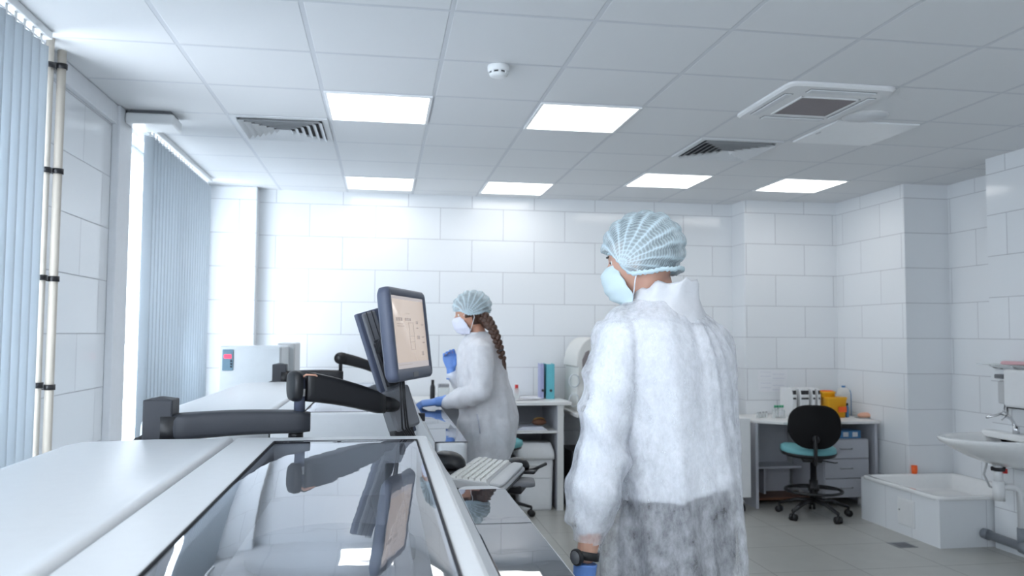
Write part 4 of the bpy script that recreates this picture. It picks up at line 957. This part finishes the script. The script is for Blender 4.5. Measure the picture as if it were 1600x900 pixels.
# ---------------------------------------------------------------- people
def fused(mb, voxel):
    """one continuous skin round everything in mb (voxel union), returned as vertices + faces with normals"""
    me = bpy.data.meshes.new('union'); me.from_pydata(mb.v, [], mb.f); me.update()
    bm = bmesh.new(); bm.from_mesh(me); bmesh.ops.recalc_face_normals(bm, faces=bm.faces[:]); bm.to_mesh(me); bm.free()
    o = bpy.data.objects.new('union', me); col.objects.link(o)
    r = o.modifiers.new('r', 'REMESH'); r.mode = 'VOXEL'; r.voxel_size = voxel
    s_ = o.modifiers.new('s', 'SMOOTH'); s_.factor = .5; s_.iterations = 3
    dg = bpy.context.evaluated_depsgraph_get(); ev = o.evaluated_get(dg); m2 = bpy.data.meshes.new_from_object(ev)
    bpy.data.objects.remove(o); bpy.data.meshes.remove(me)
    return m2
def shape(me, fn, keep=None):
    """move every vertex by fn(co, normal); drop faces whose centre fails keep"""
    ns = [v.normal.copy() for v in me.vertices]
    for v, n in zip(me.vertices, ns): v.co = fn(v.co.copy(), n)
    bm = bmesh.new(); bm.from_mesh(me)
    for _ in range(4): bmesh.ops.smooth_vert(bm, verts=bm.verts[:], factor=.5, use_axis_x=True, use_axis_y=True, use_axis_z=True)
    bm.to_mesh(me); bm.free()
    if keep:
        bm = bmesh.new(); bm.from_mesh(me)
        bmesh.ops.delete(bm, geom=[f for f in bm.faces if not keep(f.calc_center_median())], context='FACES'); bm.to_mesh(me); bm.free()
    me.update()
def place(me, name, m, parent, solid=0):
    off = Vector((0, 0, 0)); p = parent
    while p is not None: off += p.location; p = p.parent
    for v in me.vertices: v.co -= off
    for pl in me.polygons: pl.use_smooth = True
    me.materials.clear(); me.materials.append(m)
    o = bpy.data.objects.new(name, me); col.objects.link(o); o.parent = parent
    if solid: q = o.modifiers.new('solid', 'SOLIDIFY'); q.thickness = solid
    return o

def head_pt(th, ph, infl=0.0):
    dx, dy, dz = math.sin(th)*math.cos(ph), math.sin(th)*math.sin(ph), math.cos(th)
    x = dx*(.094 if dx > 0 else .100); y = dy*.077; z = dz*.118
    if dz < 0:
        t = -dz; y *= 1-.28*t**1.6; x = x*(1-.42*t) if dx < 0 else x+.016*t*dx**.5*1.2
    else: x += 0
    if dx > 0:
        e = math.exp
        x += .024*e(-(y/.011)**2)*e(-((z+.034)/.019)**2)+.010*e(-(y/.009)**2)*e(-((z+.010)/.018)**2)
        x -= .009*(e(-((y-.031)/.014)**2)+e(-((y+.031)/.014)**2))*e(-((z+.002)/.012)**2)
        x += .004*e(-((z-.018)/.010)**2)
        x += .007*e(-(y/.022)**2)*e(-((z+.066)/.009)**2)
        x += .009*e(-(y/.022)**2)*e(-((z+.102)/.014)**2)
    v = Vector((x, y, z))
    return v+v.normalized()*infl if infl else v
def head_rings(T, n=56, m=44):
    return [[T @ head_pt(PI*(.015+.97*i/m), 2*PI*k/n) for k in range(n)] for i in range(m+1)]
def hand(mb, wrist, d, pn, side, s=1.0, curl=25, rs=1.0, spread=1.0, thumb=35):
    """wrist point, d along the hand, pn palm normal (palm side), side = +1 / -1 thumb side along d x pn"""
    d = Vector(d).normalized(); pn = Vector(pn); pn = (pn-d*pn.dot(d)).normalized(); w = d.cross(pn).normalized()*side
    W_ = Vector(wrist)
    rr = []
    for u, hw, hh in ((-.01, .026, .019), (.015, .028, .018), (.04, .037, .016), (.07, .043, .015), (.092, .042, .013), (.100, .034, .010)):
        c = W_+d*u*s
        rr.append([c + w*(hw*s*rs*math.cos(a)) + pn*(hh*s*rs*math.sin(a)) for a in [2*PI*k/20 for k in range(20)]])
    mb.loft(rr)
    for k, (o, L_) in enumerate(((.031, .072), (.011, .080), (-.010, .075), (-.030, .060))):
        base = W_+d*.088*s+w*o*s; dirv = (d+w*o*2.2*spread).normalized(); pts = [base-dirv*.02*s, base]; a = 0
        for seg, fr_ in enumerate((.44, .31, .25)):
            a += math.radians(curl*(.8+.15*k) * (1.0 if seg < 2 else .7)); dv = dirv*math.cos(a)+pn*math.sin(a); pts.append(pts[-1]+dv*L_*fr_*s)
        mb.capsule(pts, [x*s*rs for x in (.0095, .0095, .0088, .0080, .0068)], 10)
    tb = W_+d*.028*s+w*.024*s; ta = math.radians(thumb)
    dv = (d*math.cos(ta)+w*math.sin(ta)+pn*.35).normalized(); dv2 = (d*math.cos(ta*.5)+w*math.sin(ta*.5)+pn*.55).normalized()
    mb.capsule([tb-dv*.015*s, tb+dv*.034*s, tb+dv*.034*s+dv2*.030*s, tb+dv*.034*s+dv2*.055*s], [x*s*rs for x in (.014, .0115, .0100, .0078)], 10)

def person(name, label, loc):
    return thing(name, label, 'person', loc)

# ---- the man: standing, back three-quarters to us, head turned to the left
HF = math.atan2(.866, -.5)               # heading of the chest
mf = Vector((math.cos(HF), math.sin(HF), 0)); mr_ = Vector((mf.y, -mf.x, 0))       # forward, rightward
man = person('person', 'man in white translucent gown, blue hair cap and face mask standing with his back turned', (.81, 2.2, 0))
def torso_ring(c, a, b, n=56, pw=2.3): return ring(c, a, b, math.atan2(mr_.y, mr_.x), n, pw)
hyaw = math.radians(144)
hT = Matrix.Translation((.716, 2.195, 1.717)) @ rotz(hyaw) @ Matrix.Rotation(math.radians(9), 4, 'Y')
Lsh, Lel, Lwr = Vector((.640, 2.115, 1.475)), Vector((.572, 2.085, 1.205)), Vector((.523, 2.055, .945))
Rsh, Rel, Rwr = Vector((.955, 2.30, 1.470)), Vector((.995, 2.345, 1.20)), Vector((.925, 2.46, 1.01))
bd = MB()
TR = [(1.565, .764, .070, .065), (1.545, .766, .125, .075), (1.515, .772, .165, .092), (1.45, .785, .175, .105), (1.35, .797, .170, .110), (1.22, .808, .150, .105), (1.12, .812, .145, .105), (1.02, .815, .160, .115), (.93, .815, .168, .12), (.86, .815, .14, .11)]
bd.loft([torso_ring((x, 2.2, z), a, b) for z, x, a, b in TR])
bd.loft(head_rings(hT)); 
bd.capsule([(.775, 2.205, 1.52), (.755, 2.205, 1.60), (.738, 2.205, 1.665)], [.070, .060, .060], 24)
for q in (1, -1): bd.ellipsoid(hT @ Vector((-.008, q*.080, -.022)), (.010, .016, .026), 14, 10, rotz(hyaw) @ rotz(q*-.35))
bd.capsule([Lsh, (Lsh+Lel)/2+Vector((-.01, 0, 0)), Lel, (Lel*.6+Lwr*.4), Lwr], [.052, .046, .038, .037, .026], 18)
bd.capsule([Rsh, (Rsh+Rel)/2, Rel, (Rel*.6+Rwr*.4), Rwr], [.052, .046, .038, .037, .026], 18)
hand(bd, Lwr+Vector((-.006, 0, -.045)), (-.10, -.02, -1), (mf.x*.3+.7, mf.y*.3+.7, 0), 1, 1.0, 16, .86)
hand(bd, Rwr+Vector((-.01, .02, -.01)), (-.45, .65, -.35), (-.5, -.3, -.6), 1, 1.0, 22, .86)
hipc = Vector((.815, 2.2, .90))
legs = []
for q in (-1, 1):
    h = hipc+mr_*.088*q; k_ = h+mf*.03+mr_*.012*q+Vector((0, 0, -.42)); an = h+mr_*.02*q+Vector((0, 0, -.82)); legs.append((h, k_, an))
    bd.capsule([h, (h+k_)/2, k_, (k_*.6+an*.4)-mf*.012, an], [.088, .078, .056, .053, .036], 20)
    bd.capsule([an+Vector((0, 0, -.02))-mf*.02, an+mf*.05+Vector((0, 0, -.045)), an+mf*.14+Vector((0, 0, -.055))], [.034, .033, .022], 16)
def flow(p, k=1.0): return k*(nz(p.x*9, p.y*9, p.z*3)+.4*nz(p.x*25, p.y*25, p.z*12))
place(fused(bd, .0048), 'body', M['skin'], man)
# eyes and brows
for q in (1, -1):
    eo = MB().ellipsoid(hT @ Vector((.0715, q*.031, -.002)), (.0110, .0110, .0110), 16, 10).build('eye', M['eyewhite'], man)
    MB().ellipsoid(hT @ Vector((.0825, q*.0318, -.002)), (.0035, .0035, .0035), 12, 8).build('pupil', M['dark'], eo)
    MB().tube([hT @ head_pt(math.acos(.016/.118), a, .001) for a in [q*math.radians(x) for x in (12, 18, 25, 33)]], [.003, .0045, .004, .002], 8, flat=.6).build('eyebrow', M['hair'], man)
# hair under the cap
hair = MB(); rr = []
for i in range(26):
    th = PI*(.015+.60*i/25); rr.append([hT @ head_pt(th, 2*PI*k/56, .006) for k in range(56)])
# lower the hairline only behind: drop faces in front
hm = MB().loft(rr, True, False); ho = hm.build('hair', M['hair'], man)
bm = bmesh.new(); bm.from_mesh(ho.data); Ti = hT.inverted()
kill = []
for f in bm.faces:
    c = Ti @ (f.calc_center_median()+man.location)
    if c.x > .02 and c.z < .052 or c.x > -.02 and c.z < -.005 or c.z < -.052: kill.append(f)
bmesh.ops.delete(bm, geom=kill, context='FACES'); bm.to_mesh(ho.data); bm.free()
sq = ho.modifiers.new('t', 'SOLIDIFY'); sq.thickness = .004

def bouffant(T, parent, mcap, mhem, rx=.116, ry=.100, rz=.100, zc=.028, xc=-.008, low=-.050, front=.030, dip=.0, pleats=15, amp=.075):
    """pleated cap: pleats run from temple to temple; T = head frame"""
    g0 = Vector((.030, 1, -.045))         # temple gather point (per side), in head frame
    n, m = 168, 84; rows = []
    def plane(x):
        t = max(0, min(1, (x+.002)/.085)); return low+(front-low)*t*t*(3-2*t)
    for i in range(m+1):
        th = PI*(.0+1.0*i/m); row = []
        for k in range(n):
            ph = 2*PI*k/n
            # poles on the local y axis
            y = math.cos(th); rr_ = math.sin(th); x, z = rr_*math.cos(ph), rr_*math.sin(ph)
            e = rr_**.8
            puff = 1+amp*e*(1.1*(abs(math.sin(ph*pleats*.5+.5*math.sin(2*y+ph)))**.7-.5)+.45*nz(x*3+5, y*3, z*3))+.007*math.sin(70*y+3*math.sin(ph*5))*rr_
            p = Vector((xc+rx*x*puff, ry*math.copysign(abs(y)**.9, y)*(1+.02*nz(x*4, y*4, z*4)), zc+rz*z*puff))
            p.x += .042*(1-rr_)**1.6*1.0; p.z -= .050*(1-rr_)**1.3       # poles slide forward and down to the temples
            row.append(p)
        rows.append(row)
    rim = {}
    for row in rows:
        for p in row:
            zl = plane(p.x)
            if p.z < zl:           # tuck below the rim inwards
                t = min(1, (zl-p.z)/.05); p.z = zl-.006*t; q = 1-.25*t; p.y *= q; p.x = xc+(p.x-xc)*q
    mbc = MB(); mbc.loft([[T @ p for p in r_] for r_ in rows], False, False)
    co = mbc.build('hair_cap', mcap, parent)
    uvl = co.data.uv_layers.new(name='pleat_uv')
    for pl_ in co.data.polygons:
        vs_ = list(pl_.vertices); ks = [v_ % n for v_ in vs_]; wrap = max(ks)-min(ks) > n/2
        for li, v_ in zip(pl_.loop_indices, vs_):
            k_ = v_ % n; k_ = k_+n if wrap and k_ < n/2 else k_
            uvl.data[li].uv = (k_/n, (v_//n)/m)
    bm = bmesh.new(); bm.from_mesh(co.data); bmesh.ops.remove_doubles(bm, verts=bm.verts[:], dist=.0004); Ti = T.inverted(); off = co.matrix_world
    base = parent.location
    kill = [f for f in bm.faces if (lambda c: c.z < plane(c.x)-.0052)(Ti @ (f.calc_center_median()+base))]
    bmesh.ops.delete(bm, geom=kill, context='FACES'); bm.to_mesh(co.data); bm.free()
    pts = []
    for k in range(97):
        a = 2*PI*k/96; x = xc+rx*.86*math.cos(a); y = ry*.86*math.sin(a)
        pts.append(T @ Vector((x, y, plane(x)-.002+.0012*math.sin(9*a))))
    hm = MB()
    rs = [.0036+.0012*math.sin(k*2.6) for k in range(97)]
    hm.tube(pts, rs, 8, flat=1.8).build('elastic_hem', mhem, co)
    return co
bouffant(hT, man, M['cap'], M['caphem'])

def face_mask(T, parent, m, mloop, pleat=True):
    rows = []; nv, nu = 16, 36
    def lerp(tb_, v):
        for (a, x), (b, y) in zip(tb_, tb_[1:]):
            if v <= b: t = (v-a)/(b-a); t = t*t*(3-2*t); return x+(y-x)*t
        return tb_[-1][1]
    for i in range(nv+1):
        v = i/nv; z = -.016-.104*v; rowp = []
        xf = lerp([(0, .108), (.18, .124), (.55, .119), (.8, .108), (1, .078)], v)+.0022*abs(math.sin(v*PI*4))
        xs = lerp([(0, .062), (.25, .050), (.5, .036), (.8, .022), (1, .030)], v); hw = lerp([(0, .050), (.3, .062), (.6, .067), (1, .050)], v)
        for j in range(nu+1):
            a = (-1+2*j/nu)*PI/2; c_ = math.cos(a); x = xs+(xf-xs)*c_**1.1; y = hw*math.copysign(abs(math.sin(a))**.92, a)
            rowp.append(T @ Vector((x, y, z-.010*(1-c_)*(v-.5))))
        rows.append(rowp)
    o = MB().loft(rows, False, False, closed=False).build('face_mask', m, parent)
    q = o.modifiers.new('t', 'SOLIDIFY'); q.thickness = .002; q.offset = 1
    for s_ in (1, -1):
        top, bot = rows[1][-1 if s_ > 0 else 0], rows[-4][-1 if s_ > 0 else 0]
        ear1, ear2 = T @ Vector((.018, s_*.088, .012)), T @ Vector((-.014, s_*.089, -.030))
        MB().tube([top, (top+ear1)/2+(T.to_3x3() @ Vector((0, s_*.004, 0))), ear1, T @ Vector((-.012, s_*.092, .004)), ear2, (bot+ear2)/2+(T.to_3x3() @ Vector((0, s_*.006, 0))), bot], .0018, 8).build('ear_loop', mloop, o)
    return o
face_mask(hT, man, M['mask'], M['scrub'])

gc = Vector((.805, 2.2, 0))
def gown_fold(p, n):
    q = p-gc; th = math.atan2(q.y, q.x); low = max(0, min(1, (1.30-p.z)/.5))
    arm = max(0, 1-((p-(Lel+Lsh)/2).length/.34)) if q.x < -.13 else 0
    w = nz(th*1.9, p.z*1.0, 3.1)+.30*nz(th*4.5, p.z*1.8, 9.2)
    ridge = 1-abs(nz(th*1.7+p.z*.9, p.z*1.0, 17))*3.4
    cr = (1-abs(nz(p.x*7, p.y*7, p.z*10+q.x*9)) * 3)*.5
    d = .015*w*(.6+1.1*low)+.014*max(-.5, ridge)*(.6+.7*low)+.0035*cr+.0018*nz(p.x*38, p.y*38, p.z*30)
    if q.x < -.16 or (p-Lel).length < .12: d += .008*nz(p.x*9+p.z*7, p.y*7, p.z*12-p.x*10)+.014*(1-2.6*abs(nz(p.z*7+p.x*11, p.x*5, 4)))
    if p.z > 1.53: d *= .45
    if (p-Lwr).length < .08: d = d*.3+.0015*math.sin(24*math.atan2(p.y-Lwr.y, p.x-Lwr.x))
    return p+n*d
# shirt and trousers
sb = MB()
sb.loft([torso_ring((x, 2.2, z), a+.014, b+.014) for z, x, a, b in TR[1:6]] + [torso_ring((.815+.004*k, 2.2, z), .165+.006*k, .125+.008*k) for k, z in enumerate((1.16, 1.12, 1.085))])
for a_, b_, c_ in ((Lsh, Lel, Lwr), (Rsh, Rel, Rwr)): sb.capsule([a_, (a_+b_)/2, b_, b_*.6+c_*.4, b_*.20+c_*.80], [.056, .058, .053, .048, .032], 18)
me = fused(sb, .008)
def shirt_fold(p, n):
    q = p.copy(); onarm = min((p-(Lel*(1-t)+Lwr*t)).length for t in (0, .3, .6, .9)) < .075
    if p.z < 1.12 and not onarm: q.z += .030*((p-Vector((.81, 2.2, 0))).dot(mr_)/.18)
    return q+(gown_fold(p, n)-p)*.8
shape(me, shirt_fold)
place(me, 'shirt', M['scrub'], man)
tb = MB(); tb.loft([torso_ring((.815, 2.2, z), a, b) for z, a, b in ((1.11, .148, .113), (1.02, .170, .128), (.93, .184, .138), (.86, .178, .135), (.82, .12, .12))])
for h, k_, an in legs: tb.capsule([h+Vector((0, 0, .03)), (h+k_)/2, k_, (k_+an)/2, an+Vector((0, 0, .03))], [.105, .100, .082, .074, .066], 20)
me = fused(tb, .010); shape(me, lambda p, n: p+n*(.007*flow(p, 1.2))); place(me, 'trousers', M['trousers'], man)
for h, k_, an in legs:
    b = MB(); b.capsule([an-mf*.045+Vector((0, 0, -.038)), an+mf*.06+Vector((0, 0, -.042)), an+mf*.16+Vector((0, 0, -.047))], [.040, .042, .032], 18, flat=.8)
    sh_ = b.build('shoe', M['shoe'], man)
    ang = math.atan2(mf.y, mf.x)
    MB().loft([ring((an.x+mf.x*.06, an.y+mf.y*.06, z), .145, .046, ang, 32, 3) for z in (0, .018)]).build('sole', M['midgrey'], sh_)

# gown
gm = MB()
GR = [(1.600, .764, .082, .070, 2.2), (1.580, .765, .115, .080, 2.2), (1.555, .772, .165, .095, 2.2), (1.530, .780, .198, .108, 2.2), (1.50, .785, .218, .120, 2.3), (1.44, .795, .220, .135, 2.5), (1.36, .80, .203, .142, 2.5),
      (1.25, .808, .196, .146, 2.5), (1.15, .812, .190, .152, 2.5), (1.05, .812, .190, .160, 2.4), (.95, .806, .200, .172, 2.4), (.85, .797, .213, .186, 2.4), (.75, .79, .226, .198, 2.4), (.62, .785, .240, .21, 2.4)]
gm.loft([torso_ring((x, 2.2, z), a, b, 72, pw) for z, x, a, b, pw in GR])
gm.capsule([Lsh+Vector((.01, 0, .0)), Lsh*.72+Lel*.28+Vector((-.012, -.004, 0)), (Lsh+Lel)/2+Vector((-.012, -.004, 0)), Lel+Vector((-.002, 0, 0)), Lel*.5+Lwr*.5+Vector((-.002, 0, 0)), Lel*.30+Lwr*.70+Vector((.002, 0, 0)), Lel*.14+Lwr*.86, Lwr*1.0], [.068, .068, .064, .062, .060, .052, .036, .036], 24)
gm.capsule([Rsh, Rsh*.7+Rel*.3+Vector((.005, 0, 0)), (Rsh+Rel)/2+Vector((.0, 0, 0)), Rel, Rel*.5+Rwr*.5, Rel*.1+Rwr*.9], [.070, .068, .066, .068, .06, .036], 24)
cl0 = [(1.575, .095, .080), (1.60, .090, .080), (1.63, .088, .083), (1.652, .086, .086)]
me = fused(gm, .0058)
shape(me, gown_fold, keep=lambda c: c.z > .64 and not ((c-Lwr).length < .065 and (c-(Lel*.10+Lwr*.90)).dot(Lwr-Lel) > 0) and not (c.z > 1.592 and (Vector((c.x, c.y, 0))-Vector((.764, 2.2, 0))).length < .07))
gown = place(me, 'gown', M['gown'], man)
# crumpled standing collar
rows = []
for z, a, b in [(1.535, .160, .100), (1.572, .122, .094), (1.60, .108, .090), (1.625, .103, .090), (1.645, .100, .092), (1.652, .096, .090)]:
    r_ = []
    for k, p in enumerate(torso_ring((.788, 2.205, z), a, b, 72, 2.0)):
        q = p-Vector((.788, 2.205, z)); t = max(0, (z-1.56)/.09); th = 2*PI*k/72
        d = 1+.05*t*math.sin(4*th+1.2)+.03*t*math.sin(9*th)+.09*nz(math.cos(th)*2, math.sin(th)*2, z*14)
        p2 = Vector((.788+q.x*d, 2.205+q.y*d, z+.010*t*nz(math.cos(th)*3, math.sin(th)*3, 2)*2 - .022*t*max(0, (-q.x*.9-q.y*.1)/.09)))
        r_.append(p2)
    rows.append(r_)
rows += [[p+(Vector((.77, 2.205, p.z))-p)*.06+Vector((0, 0, -.004)) for p in rows[-1]], [p+(Vector((.77, 2.205, p.z))-p)*.07 for p in rows[2]]]
MB().loft(rows, False, False).build('collar', M['gown_dense'], gown)
# watch
wd = (Lwr-Lel).normalized(); wc = Lwr+Vector((-.0015, 0, -.004))
def wring(c, r, r2, h):
    mb = MB(); a = wd.cross(Vector((0, 1, 0))).normalized(); b_ = wd.cross(a).normalized()
    rr = []
    for hh, rad in ((-h, r), (-h, r2), (h, r2), (h, r)): rr.append([c+wd*hh+a*(rad*1.08*math.cos(2*PI*k/36))+b_*(rad*math.sin(2*PI*k/36)) for k in range(36)])
    mb.loft(rr+[rr[0]], False, False); return mb
wt = wring(wc, .026, .031, .010).build('wristwatch', M['black'], man)
wdir = Vector((-.86, -.5, 0)).normalized()
Tw = Matrix.Translation(wc+wdir*.031) @ wdir.to_track_quat('Z', 'Y').to_matrix().to_4x4()
MB().lathe((0, 0, 0), [(.019, -.004), (.021, 0), (.021, .006), (.018, .009)], 32).xf(Tw).build('watch_case', M['black'], wt)
MB().lathe((0, 0, 0), [(.0165, .0085), (.0165, .0098)], 32).xf(Tw).build('watch_face', M['midgrey'], wt)
# gloves
for Wp, d_, pn_, n_ in ((Lwr+Vector((-.006, 0, -.045)), (-.10, -.02, -1), (mf.x*.3+.7, mf.y*.3+.7, 0), 16), (Rwr+Vector((-.01, .02, -.01)), (-.45, .65, -.35), (-.5, -.3, -.6), 22)):
    g = MB(); hand(g, Wp, d_, pn_, 1, 1.0, n_, 1.08)
    dd = Vector(d_).normalized(); g.tube([Wp-dd*.022, Wp-dd*.012, Wp+dd*.01], [.031, .030, .029], 20)
    place(fused(g, .0032), 'glove', M['glove'], man)

# ---- the woman: profile to the left, left hand on the far analyser, right hand raised
wf = Vector((-1, .06, 0)).normalized(); wr_ = Vector((wf.y, -wf.x, 0))      # forward; rightward (away from us)
wo = Vector((.625, 4.75, 0))
woman = person('person', 'woman with long dark braid, blue cap and white coat working at the far analyser', tuple(wo))
K = 4.75/1275
def wp(u, v, dy=0): return P(u, v, Y=4.75+dy)
wh = Matrix.Translation(wp(737, 489)) @ rotz(math.radians(172)) @ Matrix.Rotation(math.radians(10), 4, 'Y') @ Matrix.Scale(.96, 4)
def wring_(u0, u1, v, b, n=48, pw=2.2):
    a0, a1 = wp(u0, v), wp(u1, v); c = (a0+a1)/2
    return ring((c.x, 4.75, c.z), (a1.x-a0.x)/2, b, 0, n, pw)
wb = MB()
wb.loft([wring_(733, 763, 522, .055), wring_(726, 772, 532, .13), wring_(722, 778, 548, .165), wring_(722, 784, 575, .165), wring_(727, 785, 605, .14), wring_(732, 784, 635, .13), wring_(732, 784, 670, .14), wring_(732, 780, 700, .14), wring_(738, 776, 722, .12)])
wb.loft(head_rings(wh))
wb.capsule([wp(752, 535), wp(746, 518), wp(742, 500)], [.052, .046, .046], 20)
ls, le, lw = wp(752, 548, -.15), wp(752, 612, -.20), wp(693, 629, -.13)
rs, re, rw = wp(752, 548, .15), wp(735, 612, .17), wp(706, 583, .12)
wb.capsule([ls, (ls+le)/2, le, (le+lw)/2, lw], [.046, .041, .034, .032, .023], 16); wb.capsule([rs, (rs+re)/2, re, (re+rw)/2, rw], [.046, .041, .034, .032, .023], 16)
lh = (lw+Vector((-.035, .0, .004)), (-1, .0, -.10), (0, .25, -1), -1); rh = (rw+Vector((-.004, 0, .02)), (-.12, .0, 1), (-.2, -.9, 0), 1)
hand(wb, *lh, s=.92, curl=32, rs=.86); hand(wb, *rh, s=.90, curl=38, rs=.86)
wl_ = []
for q in (-1, 1):
    h = Vector((.60, 4.75, .86))+wr_*.080*q; k_ = Vector((.595, 4.75, .47))+wr_*.08*q; an = Vector((.615, 4.75, .08))+wr_*.085*q; wl_.append((h, k_, an))
    wb.capsule([h, (h+k_)/2, k_, (k_+an)/2, an], [.085, .072, .052, .048, .033], 18); wb.capsule([an-wf*.02+Vector((0, 0, -.02)), an+wf*.06+Vector((0, 0, -.045)), an+wf*.13+Vector((0, 0, -.055))], [.03, .03, .02], 14)
place(fused(wb, .006), 'body', M['skin2'], woman)
for q in (1, -1):
    eo = MB().ellipsoid(wh @ Vector((.0745, q*.031, -.002)), (.0105, .0105, .0105), 14, 8).build('eye', M['eyewhite'], woman)
    MB().ellipsoid(wh @ Vector((.0825, q*.0318, -.002)), (.0035, .0035, .0035), 10, 6).build('pupil', M['dark'], eo)
# hair: nape mass and braid
hb = MB(); rr = []
for i in range(24):
    th = PI*(.015+.74*i/23); rr.append([wh @ head_pt(th, 2*PI*k/48, .009) for k in range(48)])
ho = hb.loft(rr, True, False).build('hair', M['hairbrown'], woman)
bm = bmesh.new(); bm.from_mesh(ho.data); Ti = wh.inverted()
bmesh.ops.delete(bm, geom=[f for f in bm.faces if (lambda c: c.x > .035 and c.z < .05 or c.x > .0 and c.z < -.02 or c.z < -.075)(Ti @ (f.calc_center_median()+woman.location))], context='FACES'); bm.to_mesh(ho.data); bm.free()
sq = ho.modifiers.new('t', 'SOLIDIFY'); sq.thickness = .006
br = MB(); path = [wp(*q) for q in ((750, 492, -.05), (760, 499, -.09), (768, 511, -.13), (775, 526, -.16), (780, 541, -.175), (784, 555, -.18), (787, 566, -.18))]
L_ = [0]
for a, b in zip(path, path[1:]): L_.append(L_[-1]+(b-a).length)
def at(s_):
    for i in range(len(path)-1):
        if s_ <= L_[i+1]: f = (s_-L_[i])/(L_[i+1]-L_[i]); return path[i].lerp(path[i+1], f), (path[i+1]-path[i]).normalized()
    return path[-1], (path[-1]-path[-2]).normalized()
nb = 11
for k in range(nb):
    s_ = L_[-1]*k/nb; p, d = at(s_); w = (.034*(1-.50*k/nb)); sdv = d.cross(Vector((0, 1, 0))).normalized()
    for q in (-1, 1):
        c = p+sdv*q*w*.42+d*(.012 if q > 0 else 0)
        R_ = (d*.75+sdv*-q*.66).normalized().to_track_quat('Z', 'Y').to_matrix().to_4x4()
        br.ellipsoid(c, (w*.62, w*.66, w*.86), 12, 8, R_)
p, d = at(L_[-1]*.98); br.capsule([p, p+d*.02, p+d*.05], [.010, .012, .003], 10)
br.capsule([wp(748, 497, .0), wp(757, 500, -.02), wp(764, 508, -.04)], [.050, .040, .030], 16)
bo_ = br.build('braid', M['hairbrown'], ho)
pt_, d = at(L_[-1]*.80); MB().tube([pt_-d*.004, pt_+d*.004], .017, 14).build('hair_tie', M['dark'], bo_)
bouffant(wh, woman, M['cap'], M['caphem'], rx=.118, ry=.104, rz=.098, zc=.038, low=-.008, front=.030)
face_mask(wh, woman, M['mask2'], M['scrub'])
# teal collar of the tunic under the coat
MB().loft([ring((wp(752, 530).x, 4.75, z), a, a*.85, 0, 32) for z, a in ((wp(0, 530).z, .075), (wp(0, 518).z, .062), (wp(0, 513).z, .058))], False, False).build('tunic_collar', M['scrubteal'], woman)
cg = MB()
cg.loft([wring_(735, 764, 519, .062), wring_(728, 771, 525, .10), wring_(722, 777, 533, .155), wring_(717, 783, 545, .185), wring_(716, 787, 565, .19), wring_(716, 790, 590, .18), wring_(720, 797, 615, .17), wring_(721, 805, 640, .175), wring_(717, 806, 660, .19), wring_(716, 803, 680, .20), wring_(716, 796, 705, .205), wring_(715, 790, 730, .21), wring_(713, 790, 790, .22), wring_(712, 792, 840, .22)])
cg.capsule([ls, ls*.6+le*.4+Vector((0, -.01, 0)), le+Vector((.0, -.01, 0)), (le+lw)/2+Vector((0, 0, -.005)), le*.1+lw*.9], [.066, .066, .066, .062, .040], 20)
cg.capsule([rs, (rs+re)/2, re, (re+rw)/2, re*.1+rw*.9], [.062, .06, .058, .05, .036], 20)
me = fused(cg, .009)
def coat_fold(p, n):
    q = p-wo; th = math.atan2(q.y, q.x)
    return p+n*(.012*nz(th*2.4, p.z*1.5, 2)+.008*(1-2.6*abs(nz(th*3+p.z*3, p.z*1.6, 6)))+.008*nz(p.x*9+p.z*8, p.y*7, p.z*9)+.004*(1-3*abs(nz(p.x*14, p.y*14, p.z*16))))*(.5 if p.z > wp(0, 535).z else 1)
hemz = wp(0, 835).z
shape(me, coat_fold, keep=lambda c: c.z > hemz+.02)
coat = place(me, 'coat', M['gown_dense'], woman)
MB().loft([ring((wp(747, 522).x+.004, 4.75, z), a, a*.9, 0, 32) for z, a in ((wp(0, 528).z, .10), (wp(0, 521).z, .082), (wp(0, 515).z, .074), (wp(0, 514).z, .070))], False, False).build('collar', M['gown_dense'], coat)
pk = wp(747, 650, -.185); MB().tube([wp(745, 647, -.192), wp(748, 660, -.200), wp(750, 677, -.205)], .004, 8).build('pocket_edge', M['papergrey'], coat)
for hh in (lh, rh):
    g = MB(); hand(g, *hh, s=.92, curl=32 if hh is lh else 38, rs=1.12); dd = Vector(hh[1]).normalized(); g.tube([hh[0]-dd*.055, hh[0]-dd*.03, hh[0]+dd*.01], [.036, .030, .027], 18)
    place(fused(g, .004), 'glove', M['glove'], woman)
tw = MB(); tw.loft([ring((.60, 4.75, z), a, b_, 0, 40) for z, a, b_ in ((.98, .09, .13), (.90, .105, .155), (.82, .10, .15))])
for h, k_, an in wl_: tw.capsule([h, (h+k_)/2, k_, (k_+an)/2, an+Vector((0, 0, .04))], [.080, .078, .068, .065, .058], 18)
place(fused(tw, .012), 'trousers', M['scrubteal'], woman)
for h, k_, an in wl_:
    so_ = MB().capsule([an-wf*.035+Vector((0, 0, -.040)), an+wf*.06+Vector((0, 0, -.043)), an+wf*.14+Vector((0, 0, -.048))], [.036, .038, .028], 16, flat=.8).build('shoe', M['shoe'], woman)
    MB().loft([ring((an.x+wf.x*.055, an.y, z), .125, .042, 0, 28, 3) for z in (0, .016)]).build('sole', M['midgrey'], so_)
